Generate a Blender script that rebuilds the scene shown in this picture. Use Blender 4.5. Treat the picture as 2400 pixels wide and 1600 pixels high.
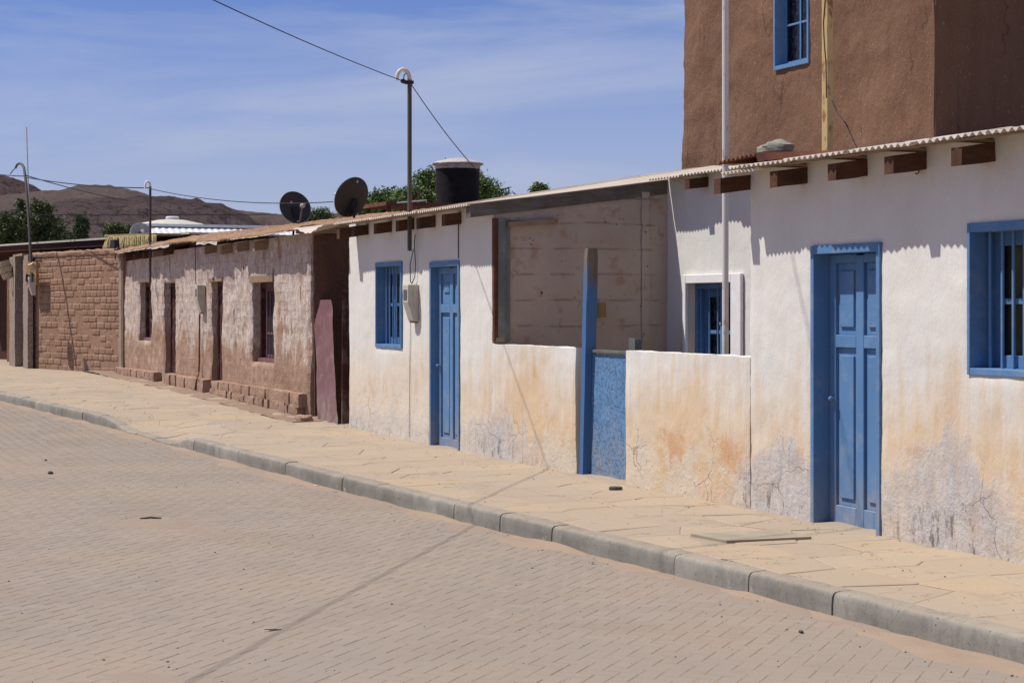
import bpy, math, random
from mathutils import Vector, noise, Quaternion
random.seed(7)
for _o in list(bpy.data.objects): bpy.data.objects.remove(_o)
SC = bpy.context.scene
COL = SC.collection
R = math.radians

# ------------------------------------------------------------------ camera
F, HOR, XVP = 4200.0, 718.0, -600.0            # focal length and horizon of the photograph, in its own pixels
TH = math.atan((1200 - XVP) / F)
CT, ST = math.cos(TH), math.sin(TH)
CAM = Vector((0.0, -7.6, 1.67))
cd = bpy.data.cameras.new('camera'); cam = bpy.data.objects.new('camera', cd); COL.objects.link(cam)
cd.sensor_fit = 'HORIZONTAL'; cd.sensor_width = 36.0; cd.lens = F / 2400 * 36
cd.shift_y = (HOR - 800) / 2400
cd.clip_start = 0.1; cd.clip_end = 6000
cam.location = CAM
cam.rotation_euler = Vector((-CT, ST, 0)).to_track_quat('-Z', 'Y').to_euler()
SC.camera = cam

# ------------------------------------------------------------------ light
SUN = Vector((-0.58, -1.0, 2.1)).normalized()      # towards the sun
w = bpy.data.worlds.new('World'); SC.world = w; w.use_nodes = True
nt = w.node_tree; nt.nodes.clear()
out = nt.nodes.new('ShaderNodeOutputWorld'); bg = nt.nodes.new('ShaderNodeBackground')
sky = nt.nodes.new('ShaderNodeTexSky'); sky.sky_type = 'NISHITA'; sky.sun_disc = False
sky.sun_elevation = math.asin(SUN.z); sky.sun_rotation = math.atan2(SUN.x, SUN.y)
sky.altitude = 2400; sky.air_density = 1.0; sky.dust_density = .6; sky.ozone_density = 3.2
bg.inputs[1].default_value = 0.058
# thin cirrus, part of the sky itself
tc = nt.nodes.new('ShaderNodeTexCoord'); mp = nt.nodes.new('ShaderNodeMapping')
mp.inputs['Rotation'].default_value = (0.1, -0.09, 0.35); mp.inputs['Scale'].default_value = (2.0, 2.0, 13.0)
nz = nt.nodes.new('ShaderNodeTexNoise'); nz.inputs['Scale'].default_value = 1.7; nz.inputs['Detail'].default_value = 7
nz.inputs['Roughness'].default_value = 0.55; nz.inputs['Distortion'].default_value = 0.6
rp = nt.nodes.new('ShaderNodeValToRGB'); rp.color_ramp.elements[0].position = 0.43; rp.color_ramp.elements[1].position = 0.76
rp.color_ramp.elements[1].color = (0.62, 0.62, 0.62, 1)
mx = nt.nodes.new('ShaderNodeMixRGB'); mx.inputs[2].default_value = (8.6, 9.1, 11.1, 1)
nt.links.new(tc.outputs['Generated'], mp.inputs[0]); nt.links.new(mp.outputs[0], nz.inputs['Vector'])
nt.links.new(nz.outputs[0], rp.inputs[0]); nt.links.new(rp.outputs[0], mx.inputs[0])
tint = nt.nodes.new('ShaderNodeMixRGB'); tint.blend_type = 'MULTIPLY'; tint.inputs[0].default_value = 1.0; tint.inputs[2].default_value = (.88, 1.04, 1.58, 1)
nt.links.new(sky.outputs[0], tint.inputs[1]); nt.links.new(tint.outputs[0], mx.inputs[1]); 
# pale desert haze low in the sky, the same all round the horizon
sx = nt.nodes.new('ShaderNodeSeparateXYZ'); nt.links.new(tc.outputs['Generated'], sx.inputs[0])
hz = nt.nodes.new('ShaderNodeMapRange'); hz.interpolation_type = 'SMOOTHSTEP'
for k_, v_ in (('From Min', -.03), ('From Max', .22), ('To Min', .95), ('To Max', .0)): hz.inputs[k_].default_value = v_
nt.links.new(sx.outputs[2], hz.inputs['Value'])
mh = nt.nodes.new('ShaderNodeMixRGB'); mh.inputs[2].default_value = (6.9, 7.35, 9.3, 1)
nt.links.new(hz.outputs[0], mh.inputs[0]); nt.links.new(mx.outputs[0], mh.inputs[1]); nt.links.new(mh.outputs[0], bg.inputs[0]); nt.links.new(bg.outputs[0], out.inputs[0])
sd = bpy.data.lights.new('sun', 'SUN'); sd.energy = 4.8; sd.angle = R(0.6); sd.color = (1.0, 0.955, 0.89)
so = bpy.data.objects.new('sun', sd); COL.objects.link(so); so.rotation_euler = SUN.to_track_quat('Z', 'Y').to_euler()
SC.view_settings.view_transform = 'Standard'; SC.view_settings.look = 'None'
SC.view_settings.exposure = 0.20; SC.view_settings.gamma = 1.0
SC.view_settings.use_curve_mapping = False
SC.cycles.diffuse_bounces = 2

# ------------------------------------------------------------------ geometry of the street: photograph -> real planes
def ray(x, y):
    u = (x - 1200) / F; v = (HOR - y) / F
    return Vector((-CT + ST * u, ST + CT * u, v))
def onY(x, y, Y):
    d = ray(x, y); return CAM + d * ((Y - CAM.y) / d.y)
def onX(x, y, X):
    d = ray(x, y); return CAM + d * ((X - CAM.x) / d.x)
def onZ(x, y, Z):
    d = ray(x, y); return CAM + d * ((Z - CAM.z) / d.z)
def atd(x, y, dist):
    return CAM + ray(x, y) * dist
def XY(x, Y=0.0): return onY(x, HOR, Y).x
def lerp(a, b, t): return a + (b - a) * t
def interp(x, pts):
    if x <= pts[0][0]: return pts[0][1]
    for (a, b), (c, d) in zip(pts, pts[1:]):
        if x <= c: return b + (d - b) * (x - a) / (c - a)
    return pts[-1][1]
def zf(X): return interp(X, [(-60, .2), (-42, .2), (-36, .18), (-31, .14), (-27, .08), (-23.5, .015), (-21, 0), (5, 0)])
def onG(x, y, off=0.0):
    z = off
    for _ in range(8):
        p = onZ(x, y, z); z = zf(p.x) + off
    return p
def fbm(p, o=4):
    return noise.fractal(p, 1.0, 2.0, o)

# ------------------------------------------------------------------ materials
class Mat:
    def __init__(s, name, rough=0.9, spec=0.2, metal=0.0):
        s.m = bpy.data.materials.new(name); s.m.use_nodes = True; s.t = s.m.node_tree
        s.b = s.t.nodes['Principled BSDF']; s.b.inputs['Roughness'].default_value = rough
        s.b.inputs['Specular IOR Level'].default_value = spec; s.b.inputs['Metallic'].default_value = metal
        s.g = s.t.nodes.new('ShaderNodeNewGeometry'); s.pos = s.g.outputs['Position']
        s.oi = None
    def L(s, a, b): s.t.links.new(a, b)
    def inp(s, sock, v):
        if hasattr(v, 'is_output') or isinstance(v, bpy.types.NodeSocket): s.L(v, sock)
        elif isinstance(v, (tuple, list)): sock.default_value = tuple(v) + ((1,) if len(v) == 3 and sock.type == 'RGBA' else ())
        else: sock.default_value = v
    def noise(s, scale=1.0, detail=4, rough=0.55, sc=(1, 1, 1), dist=0.0, rot=(0, 0, 0), off=(0, 0, 0)):
        m = s.t.nodes.new('ShaderNodeMapping'); m.inputs['Scale'].default_value = sc; m.inputs['Rotation'].default_value = rot
        m.inputs['Location'].default_value = off
        n = s.t.nodes.new('ShaderNodeTexNoise'); n.inputs['Scale'].default_value = scale
        n.inputs['Detail'].default_value = detail; n.inputs['Roughness'].default_value = rough; n.inputs['Distortion'].default_value = dist
        s.L(s.pos, m.inputs[0]); s.L(m.outputs[0], n.inputs['Vector']); return n.outputs[0]
    def voro(s, scale=1.0, sc=(1, 1, 1), feature='DISTANCE_TO_EDGE', warp=0.0, rnd=1.0):
        m = s.t.nodes.new('ShaderNodeMapping'); m.inputs['Scale'].default_value = sc
        v = s.t.nodes.new('ShaderNodeTexVoronoi'); v.feature = feature; v.inputs['Scale'].default_value = scale
        v.inputs['Randomness'].default_value = rnd
        if warp:
            n = s.t.nodes.new('ShaderNodeTexNoise'); n.inputs['Scale'].default_value = 6; n.inputs['Detail'].default_value = 3
            s.L(s.pos, n.inputs['Vector'])
            a = s.t.nodes.new('ShaderNodeVectorMath'); a.operation = 'SCALE'; a.inputs['Scale'].default_value = warp
            s.L(n.outputs[1], a.inputs[0]); b = s.t.nodes.new('ShaderNodeVectorMath'); b.operation = 'ADD'
            s.L(s.pos, b.inputs[0]); s.L(a.outputs[0], b.inputs[1]); s.L(b.outputs[0], m.inputs[0])
        else: s.L(s.pos, m.inputs[0])
        s.L(m.outputs[0], v.inputs['Vector']); return v.outputs['Distance']
    def rng(s, v, a, b, c=0.0, d=1.0, smooth=False):
        n = s.t.nodes.new('ShaderNodeMapRange'); n.interpolation_type = 'SMOOTHSTEP' if smooth else 'LINEAR'
        s.inp(n.inputs['Value'], v)
        for k, q in zip(('From Min', 'From Max', 'To Min', 'To Max'), (a, b, c, d)): s.inp(n.inputs[k], q)
        return n.outputs[0]
    def ramp(s, v, stops):
        n = s.t.nodes.new('ShaderNodeValToRGB'); cr = n.color_ramp
        while len(cr.elements) < len(stops): cr.elements.new(0.5)
        for e, (p, c) in zip(cr.elements, stops): e.position = p; e.color = tuple(c) + (1,) if len(c) == 3 else c
        s.inp(n.inputs[0], v); return n.outputs[0]
    def mix(s, f, a, b, mode='MIX'):
        n = s.t.nodes.new('ShaderNodeMixRGB'); n.blend_type = mode
        s.inp(n.inputs[0], f); s.inp(n.inputs[1], a); s.inp(n.inputs[2], b); return n.outputs[0]
    def op(s, o, a, b=0.0, clamp=False):
        n = s.t.nodes.new('ShaderNodeMath'); n.operation = o; n.use_clamp = clamp
        s.inp(n.inputs[0], a); s.inp(n.inputs[1], b); return n.outputs[0]
    def sep(s):
        n = s.t.nodes.new('ShaderNodeSeparateXYZ'); s.L(s.pos, n.inputs[0]); return n.outputs
    def rand(s):
        n = s.t.nodes.new('ShaderNodeObjectInfo'); return n.outputs['Random']
    def island(s):
        return s.g.outputs['Random Per Island']
    def bump(s, h, dist=0.01, strength=1.0, prev=None):
        n = s.t.nodes.new('ShaderNodeBump'); n.inputs['Distance'].default_value = dist; n.inputs['Strength'].default_value = strength
        s.L(h, n.inputs['Height'])
        if prev is not None: s.L(prev, n.inputs['Normal'])
        s.L(n.outputs[0], s.b.inputs['Normal']); return n.outputs[0]
    def col(s, c): s.inp(s.b.inputs['Base Color'], c); return s

def bumps(X, pts, lo=-26.0, hi=-6.0):      # colour-ramp stops from a table of (X, value)
    return [((x - lo) / (hi - lo), (v, v, v)) for x, v in pts]

def white_plaster():
    m = Mat('limewashed_plaster', 0.92, 0.15); x, y, z = m.sep()
    cloud = m.noise(1.3, 5, 0.6, (1, 1, 0.5)); streak = m.noise(9, 4, 0.6, (1, 1, 0.13)); fine = m.noise(60, 3, 0.6)
    fibre = m.noise(42, 3, 0.6, (1, 1, .3))
    base = m.mix(m.rng(cloud, .35, .7), (.668, .65, .602), (.628, .60, .548))
    base = m.mix(m.rng(streak, .42, .75, 0, .25), base, (.585, .51, .43))
    xf = m.rng(x, -26, -6)
    # rising damp turns the wash ochre, in a band above the pavement
    oc = m.ramp(xf, bumps(0, [(-23.6, .55), (-20, .5), (-18.6, .75), (-17, 1.), (-15, .8), (-14, 1.), (-12.9, .9), (-12, .75), (-11, .8), (-10, 1.0), (-8.5, .8), (-7, .8)]))
    zz = m.op('ADD', z, m.op('ADD', m.rng(streak, .3, .7, .22, -.22), m.rng(cloud, .3, .7, .3, -.3)))
    f1 = m.rng(zz, 1.42, .55, 0, 1, True)
    f1 = m.op('MULTIPLY', f1, m.rng(m.noise(2.3, 5, .6, (1, 1, .8), off=(3, 1, 8)), .25, .62, .72, 1))
    c = m.mix(m.op('MULTIPLY', f1, m.op('MULTIPLY', oc, 1.0)), base, (.60, .435, .265))
    st2 = m.rng(m.noise(1.1, 5, .62, (1, 1, 1.4), .8, off=(9, 2, 4)), .52, .62, 0, 1, True)
    f2 = m.op('MULTIPLY', m.op('MULTIPLY', m.rng(zz, .85, .5, 0, 1, True), m.rng(zz, .1, .45, 0, 1, True)), st2)
    c = m.mix(m.op('MULTIPLY', f2, m.op('MULTIPLY', oc, .75)), c, (.52, .29, .14))
    # salt-worn pale coat and grey patches of cement showing at the foot
    pale = m.rng(m.noise(1.7, 5, .6, off=(1, 5, 2)), .47, .55, 0, 1, True)
    c = m.mix(m.op('MULTIPLY', m.op('MULTIPLY', m.rng(zz, .52, .34, 0, 1, True), pale), .7), c, (.59, .52, .41))
    gr = m.ramp(xf, bumps(0, [(-23.4, .5), (-21, .45), (-19.6, .2), (-19.0, .55), (-18.1, 1.), (-17.3, .6), (-16.5, .12), (-14.5, .08), (-13.3, .12), (-12.7, .9), (-12.1, 1), (-11.7, .7), (-10.95, .5), (-10.4, 1.), (-9.7, .95), (-9.25, .2), (-8.9, .55), (-8, .9)]))
    gh = m.op('MULTIPLY', m.ramp(xf, bumps(0, [(-23.4, .36), (-19.5, .34), (-18.1, .55), (-16.8, .25), (-13.3, .18), (-12.3, .68), (-11.0, .45), (-10.1, .78), (-9.2, .4), (-8.4, .7)])), 1.0)
    gz = m.op('SUBTRACT', m.op('ADD', gh, m.rng(m.noise(4.5, 5, .65, (1, 1, .45)), .3, .7, -.22, .22)), z)
    g = m.op('MULTIPLY', m.rng(gz, -.07, .17, 0, 1, True), gr)
    g = m.op('MULTIPLY', g, m.rng(m.noise(6, 4, .7, (1, 1, .4)), .3, .6, .5, 1.0))
    greyc = m.mix(m.rng(m.noise(11, 5, .7, (1, 1, .35)), .35, .7), (.50, .485, .485), (.35, .335, .33))
    c = m.mix(m.op('MULTIPLY', g, .9), c, greyc)
    mould = m.op('MULTIPLY', m.rng(m.op('SUBTRACT', m.op('MULTIPLY', gh, .42), z), -.1, .12, 0, 1, True), m.rng(m.noise(9, 6, .75, (1, 1, .35), off=(4, 4, 4)), .53, .63, 0, 1, True))
    c = m.mix(m.op('MULTIPLY', mould, m.op('MULTIPLY', gr, .85)), c, (.15, .12, .10))
    # fine cracks, only in the worn foot
    cr = m.voro(2.4, (1, 1, 1), warp=.22)
    crk = m.op('MULTIPLY', m.rng(cr, .008, .002, 0, 1), m.op('MULTIPLY', m.rng(z, .75, .25, 0, 1), m.rng(m.noise(1.5, 2), .48, .56)))
    c = m.mix(m.op('MULTIPLY', crk, .38), c, (.24, .18, .14))
    # rust and mud runs under the rafters
    run = m.op('MULTIPLY', m.rng(z, 2.35, 2.8), m.rng(m.noise(2.2, 4, .6, (1, 1, .35), off=(7, 0, 0)), .5, .68))
    c = m.mix(m.op('MULTIPLY', run, .3), c, (.55, .40, .27))
    pit = m.rng(m.noise(22, 3, .6, (1, 1, .6)), .70, .76)
    c = m.mix(m.op('MULTIPLY', pit, .25), c, (.40, .33, .27))
    m.col(c)
    b1 = m.bump(fibre, .006, .55); b2 = m.bump(m.noise(7, 5, .65, (1, 1, .7)), .013, .5, b1)
    wear = m.op('ADD', m.op('MULTIPLY', g, m.noise(18, 5, .7)), m.op('MULTIPLY', m.rng(z, .7, .3), m.noise(14, 4, .7)))
    b3 = m.bump(wear, .012, .8, b2); m.bump(m.op('MULTIPLY', crk, -1.0), .012, 1, b3)
    return m.m

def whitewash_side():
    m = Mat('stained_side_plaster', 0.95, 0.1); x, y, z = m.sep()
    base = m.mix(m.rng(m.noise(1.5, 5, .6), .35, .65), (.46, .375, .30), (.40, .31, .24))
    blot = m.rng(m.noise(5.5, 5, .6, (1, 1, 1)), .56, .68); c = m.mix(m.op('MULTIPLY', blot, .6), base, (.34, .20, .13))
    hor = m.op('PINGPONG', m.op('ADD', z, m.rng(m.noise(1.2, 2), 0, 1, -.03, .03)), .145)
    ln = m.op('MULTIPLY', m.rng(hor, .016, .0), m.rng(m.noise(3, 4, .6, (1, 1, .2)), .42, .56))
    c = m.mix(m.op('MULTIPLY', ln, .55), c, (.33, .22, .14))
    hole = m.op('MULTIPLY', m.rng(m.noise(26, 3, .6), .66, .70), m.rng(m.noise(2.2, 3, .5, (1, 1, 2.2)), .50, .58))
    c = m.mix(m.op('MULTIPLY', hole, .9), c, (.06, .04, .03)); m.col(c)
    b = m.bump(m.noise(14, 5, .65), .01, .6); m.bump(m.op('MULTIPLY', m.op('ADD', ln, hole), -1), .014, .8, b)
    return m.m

def adobe_wash():
    m = Mat('peeling_adobe_wash', 0.97, 0.08); x, y, z = m.sep()
    gr = m.noise(11, 6, .78, (1, 1, .6), .3)
    v = m.noise(9, 5, .65, (1, 1, .16)); n = m.noise(1.6, 5, .6, (1, 1, .8)); s = m.noise(26, 4, .7, (1, 1, .35))
    mud = m.mix(m.rng(n, .35, .65), (.345, .22, .15), (.42, .28, .20)); mud = m.mix(m.rng(s, .55, .7, 0, .5), mud, (.50, .36, .27))
    wash = m.mix(m.rng(s, .4, .65), (.67, .60, .55), (.56, .46, .39)); fleck = m.rng(m.noise(15, 5, .7, (1, 1, .55)), .50, .60); wash = m.mix(m.op('MULTIPLY', fleck, .6), wash, (.42, .28, .20))
    up = m.op('ADD', z, m.rng(v, .3, .7, -.16, .16))
    a = m.op('ADD', m.rng(up, .65, 1.55, 0, .72, True), m.rng(n, .35, .62, -.22, .30))
    wide = m.rng(m.noise(1.1, 3, .5, (1, 1, .05), off=(11, 0, 0)), .58, .66, 0, .42, True)
    a = m.op('SUBTRACT', a, wide, True)
    f = m.rng(m.op('ADD', m.op('ADD', a, m.rng(v, .35, .65, -.12, .12)), m.rng(m.noise(3.2, 5, .7, (1, 1, .9), .4, off=(1, 4, 4)), .35, .65, -.22, .22)), .22, .55, 0, 1)
    f = m.op('MULTIPLY', f, m.rng(m.noise(5, 6, .75, (1, 1, .6), .5), .36, .56, .25, 1))
    c = m.mix(f, mud, wash)
    scar = m.op('MULTIPLY', m.rng(m.noise(2.1, 3, .5, (1, 1, .42), .3, off=(5, 0, 2)), .665, .675), m.rng(z, .8, 1.0))
    c = m.mix(scar, c, (.30, .20, .14))
    pit = m.rng(m.noise(34, 3, .6, (1, 1, .4)), .64, .70); c = m.mix(m.op('MULTIPLY', pit, .5), c, (.20, .13, .09))
    c = m.mix(m.rng(gr, .44, .34, 0, .6), c, (.24, .15, .105)); c = m.mix(m.rng(gr, .56, .68, 0, .45), c, (.62, .52, .45))
    co = m.op('PINGPONG', m.op('ADD', z, m.rng(m.noise(1.0, 2), 0, 1, -.05, .05)), .0675)
    cl = m.op('MULTIPLY', m.rng(co, .014, .0), m.rng(m.noise(2.6, 4, .65, (1, 1, .4), off=(2, 2, 9)), .48, .60)); c = m.mix(m.op('MULTIPLY', cl, .5), c, (.17, .10, .07))
    m.col(c)
    b = m.bump(gr, .05, .8); b = m.bump(s, .02, .75, b); b = m.bump(v, .02, .5, b); m.bump(m.op('MULTIPLY', m.op('ADD', scar, pit), -1), .02, .7, b)
    return m.m

def earth(name, a, b, straw=0.0, sc=1.0, stretch=.5, bump=.02, objvar=.0):
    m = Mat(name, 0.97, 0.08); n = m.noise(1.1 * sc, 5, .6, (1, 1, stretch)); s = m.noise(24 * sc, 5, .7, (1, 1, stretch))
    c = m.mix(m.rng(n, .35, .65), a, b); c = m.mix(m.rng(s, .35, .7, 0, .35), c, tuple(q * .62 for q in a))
    if straw:
        t = m.rng(m.noise(70 * sc, 2, .5, (1, 1, .45)), .66, .72); c = m.mix(m.op('MULTIPLY', t, straw), c, (.62, .48, .32))
    if objvar:
        r = m.rng(m.rand(), 0, 1, 1 - objvar, 1 + objvar); c = m.mix(1.0, c, r, 'MULTIPLY')
    m.col(c); b1 = m.bump(s, bump, .7); m.bump(m.noise(6 * sc, 4, .6, (1, 1, stretch)), bump * 1.6, .5, b1)
    return m.m

def tower_mat():
    m = Mat('brown_mud_render', 0.97, 0.08); s = m.noise(17, 6, .72, (1, 1, .5)); v = m.noise(7, 4, .6, (1, 1, .1)); n = m.noise(.9, 4, .6)
    c = m.mix(m.rng(n, .35, .65), (.172, .098, .063), (.20, .116, .077)); c = m.mix(m.rng(v, .5, .7, 0, .5), c, (.16, .08, .05))
    t = m.rng(m.noise(55, 2, .5, (1, 1, .5)), .66, .71); c = m.mix(m.op('MULTIPLY', t, .6), c, (.40, .28, .19))
    d = m.rng(s, .36, .28); c = m.mix(m.op('MULTIPLY', d, .5), c, (.10, .055, .035))
    c = m.mix(m.rng(m.noise(2.4, 5, .65, (1, 1, .12), off=(5, 5, 0)), .52, .66, 0, .45), c, (.15, .08, .052)); crk = m.voro(.9, (1.3, 1.3, .25), warp=.25); k = m.op('MULTIPLY', m.rng(crk, .012, .003), m.rng(m.noise(.9, 2, off=(3, 3, 3)), .47, .53))
    c = m.mix(m.op('MULTIPLY', k, .8), c, (.10, .055, .04)); m.col(c)
    b = m.bump(s, .035, .8); m.bump(m.noise(60, 3, .6), .008, .6, b); return m.m

def paint(name, a, b, chip=(.20, .17, .14), chips=.5, rough=.5, bump=.004, grain=(1, 1, .08), blister=0.0, obj=0.0):
    m = Mat(name, rough + .12, .2); n = m.noise(2.5, 4, .6, (1, 1, .5)); c = m.mix(m.rng(n, .35, .65), a, b)
    k = m.rng(m.noise(38, 5, .7, (1, 1, .35)), .70 - .06 * chips, .74 - .05 * chips); c = m.mix(m.op('MULTIPLY', k, min(1, chips)), c, chip)
    dust = m.rng(m.noise(5, 4, .7), .5, .75, 0, .25); c = m.mix(dust, c, (.45, .40, .34)); zz = m.sep()[2]
    low = m.op('MULTIPLY', m.rng(zz, .55, .0, 0, .7), m.rng(m.noise(7, 5, .7, (1, 1, .5)), .35, .65)); c = m.mix(low, c, (.34, .29, .23)); m.col(c)
    h = m.noise(30, 4, .6, grain); b1 = m.bump(h, bump, .6)
    if blister:
        bl = m.rng(m.noise(42, 4, .6, (1, 1, .8), .3), .54, .62, 0, 1, True); b1 = m.bump(bl, blister, 1, b1)
    m.bump(m.op('MULTIPLY', k, -1), .003, 1, b1); return m.m

def wood(name, a, b, grain=(.15, .15, 1), rough=.85, dark=.5):
    m = Mat(name, rough, .15); n = m.noise(22, 5, .65, grain, .4); c = m.mix(m.rng(n, .35, .68), a, b)
    k = m.rng(m.noise(3.0, 4, .6), .42, .68); c = m.mix(m.op('MULTIPLY', k, dark), c, tuple(q * .35 for q in a)); m.col(c)
    m.bump(n, .008, .7); return m.m

def simple(name, a, rough=.6, spec=.3, metal=0.0, var=.15, scale=8, bump=0.0, sc=(1, 1, 1)):
    m = Mat(name, rough, spec, metal); n = m.noise(scale, 4, .6, sc)
    m.col(m.mix(m.rng(n, .3, .7), tuple(q * (1 - var) for q in a), tuple(min(1, q * (1 + var)) for q in a)))
    if bump: m.bump(n, bump, .6)
    return m.m

def zinc():
    m = Mat('weathered_zinc', .62, .35, .15); n = m.noise(3, 5, .65, (1, .4, 1)); r = m.noise(9, 4, .6, (1, .3, 1))
    c = m.mix(m.rng(n, .35, .65), (.60, .53, .45), (.52, .44, .36)); c = m.mix(m.rng(r, .58, .72, 0, .6), c, (.36, .21, .13)); m.col(c); return m.m

def rusty():
    m = Mat('rust', .85, .2, .1); n = m.noise(6, 5, .65); m.col(m.mix(m.rng(n, .35, .65), (.22, .085, .05), (.13, .05, .035))); m.bump(n, .003, .6); return m.m

def polemat(name, a, rust=(.30, .15, .07), k=.6):
    m = Mat(name, .68, .25, .0); n = m.noise(9, 5, .7, (1, 1, .5)); m.col(m.mix(m.rng(n, .56, .64, 0, k), a, rust)); m.bump(n, .002, .5); return m.m

def kerb_mat():
    m = Mat('kerb_concrete', .9, .2); x, y, z = m.sep(); n = m.noise(3, 5, .6); f = m.noise(45, 4, .6)
    c = m.mix(m.rng(n, .35, .65), (.185, .172, .145), (.265, .245, .208)); c = m.mix(1.0, c, m.rng(m.rand(), 0, 1, .82, 1.14), 'MULTIPLY')
    nz = m.t.nodes.new('ShaderNodeSeparateXYZ'); m.L(m.g.outputs['Normal'], nz.inputs[0])
    c = m.mix(m.op('MULTIPLY', m.rng(nz.outputs[2], .45, .95), .55), c, (.335, .27, .20))   # dust lies on the top face
    pit = m.rng(m.noise(55, 2, .5), .70, .73); c = m.mix(m.op('MULTIPLY', pit, .7), c, (.06, .052, .045))
    salt = m.op('MULTIPLY', m.rng(m.noise(7, 5, .7, (1, 1, 1)), .60, .70), m.rng(z, -.06, -.12)); c = m.mix(m.op('MULTIPLY', salt, .6), c, (.46, .42, .36))
    c = m.mix(m.rng(m.noise(9, 6, .75, (1, 1, .6)), .5, .68, 0, .45), c, (.11, .10, .085)); scuff = m.rng(m.noise(14, 4, .7, (1, 1, .3), off=(2, 2, 2)), .66, .72); c = m.mix(m.op('MULTIPLY', scuff, .4), c, (.30, .27, .22))
    m.col(c); b = m.bump(f, .003, .7); m.bump(m.op('MULTIPLY', pit, -1), .005, 1, b); return m.m

def paver_mat():
    m = Mat('dusty_paver', .93, .15); n = m.noise(.55, 6, .62, (1, 1, 1), .4); f = m.noise(60, 4, .65)
    c = m.mix(m.rng(m.island(), 0, 1), (.248, .205, .168), (.274, .228, .188))
    c = m.mix(m.rng(n, .42, .66, 0, .75), c, (.30, .235, .178))
    big = m.rng(m.noise(.8, 5, .62, (1, 1, 1), .8, off=(8, 8, 0)), .50, .64, 0, .6); c = m.mix(big, c, (.245, .195, .152))
    gri = m.rng(m.noise(4.5, 6, .75, (1, 1, 1), .3), .52, .72, 0, .42); c = m.mix(gri, c, (.245, .195, .155))
    sp = m.rng(m.noise(120, 2, .5), .68, .74, 0, .5); c = m.mix(sp, c, (.13, .11, .095)); m.col(c)
    b = m.bump(f, .0022, .7); m.bump(m.noise(14, 4, .6), .004, .35, b); return m.m

def dust_mat():
    m = Mat('sandy_bed', .97, .08); n = m.noise(1.2, 6, .62); f = m.noise(75, 4, .65); c = m.mix(m.rng(n, .35, .68), (.265, .205, .162), (.29, .222, .168))
    sp = m.rng(m.noise(110, 2, .5), .66, .74, 0, .5); c = m.mix(sp, c, (.13, .10, .08)); m.col(c)
    m.bump(f, .004, .7); return m.m

def drift_mat():
    m = Mat('wind_blown_sand', .97, .08); n = m.noise(2, 6, .62); f = m.noise(75, 4, .65); c = m.mix(m.rng(n, .35, .68), (.315, .235, .172), (.29, .212, .155))
    sp = m.rng(m.noise(90, 2, .5), .66, .74, 0, .5); c = m.mix(sp, c, (.16, .12, .09)); m.col(c)
    m.bump(f, .004, .7); return m.m

def flag_mat(mort=False):
    m = Mat('mortar_bed' if mort else 'sandstone_flag', .93, .15); n = m.noise(1.4, 5, .6); f = m.noise(50, 4, .65)
    if mort: c = m.mix(m.rng(n, .35, .65), (.335, .268, .20), (.30, .238, .178))
    else:
        c = m.mix(m.rand(), (.39, .305, .215), (.315, .25, .19)); c = m.mix(m.rng(m.rand(), .7, .95, 0, .7), c, (.42, .315, .20))
        c = m.mix(m.rng(n, .38, .68, 0, .8), c, (.34, .275, .21))
    ck = m.op('MULTIPLY', m.rng(m.voro(2.1, (2.3, .8, 1), warp=.35), .016, .004), m.rng(m.noise(1.7, 3, .6), .50, .56)); c = m.mix(m.op('MULTIPLY', ck, .75), c, (.12, .08, .055))
    o = m.rng(m.noise(2.6, 6, .7, (1, 1, 1), .3, off=(4, 0, 0)), .60, .70, 0, .5); c = m.mix(o, c, (.30, .19, .11))
    c = m.mix(m.rng(m.noise(16, 5, .7), .6, .72, 0, .35), c, (.22, .17, .12)); m.col(c)
    b = m.bump(f, .003, .7); m.bump(m.noise(9, 5, .65), .012, .45, b); return m.m

def pebbledash():
    m = Mat('pebbledash', .9, .2); v = m.noise(65, 3, .6); m.col(m.ramp(v, [(.36, (.10, .075, .06)), (.5, (.27, .21, .17)), (.62, (.46, .38, .31))])); m.bump(v, .012, .8); return m.m

def foliage(name, a, b):
    m = Mat(name, .65, .25); c = m.mix(m.island(), a, b); c = m.mix(m.rng(m.noise(.9, 3), .35, .65, 0, .5), c, tuple(q * .65 for q in a)); m.col(c)
    return m.m

def hill_mat(name, light, dark, patches):
    m = Mat(name, .98, .05); n = m.noise(.012, 7, .68, (1, 1, 1.6)); f = m.noise(.14, 7, .88)
    c = m.mix(m.rng(n, .38, .62), light, dark); c = m.mix(m.rng(f, .50, .56, 0, patches), c, tuple(q * .42 for q in dark))
    c = m.mix(m.rng(f, .42, .34, 0, patches * .5), c, tuple(min(1, q * 1.35) for q in light)); m.col(c); m.bump(f, 9, 1.0); return m.m

def glass():
    m = Mat('dark_glass', .08, .6); m.col((.035, .04, .045)); return m.m
def curtain():
    m = Mat('lace_curtain', .95, .05); n = m.noise(22, 5, .75, (1, 1, .6)); m.col(m.mix(m.rng(n, .45, .6), (.05, .045, .05), (.38, .35, .37))); return m.m

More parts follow.
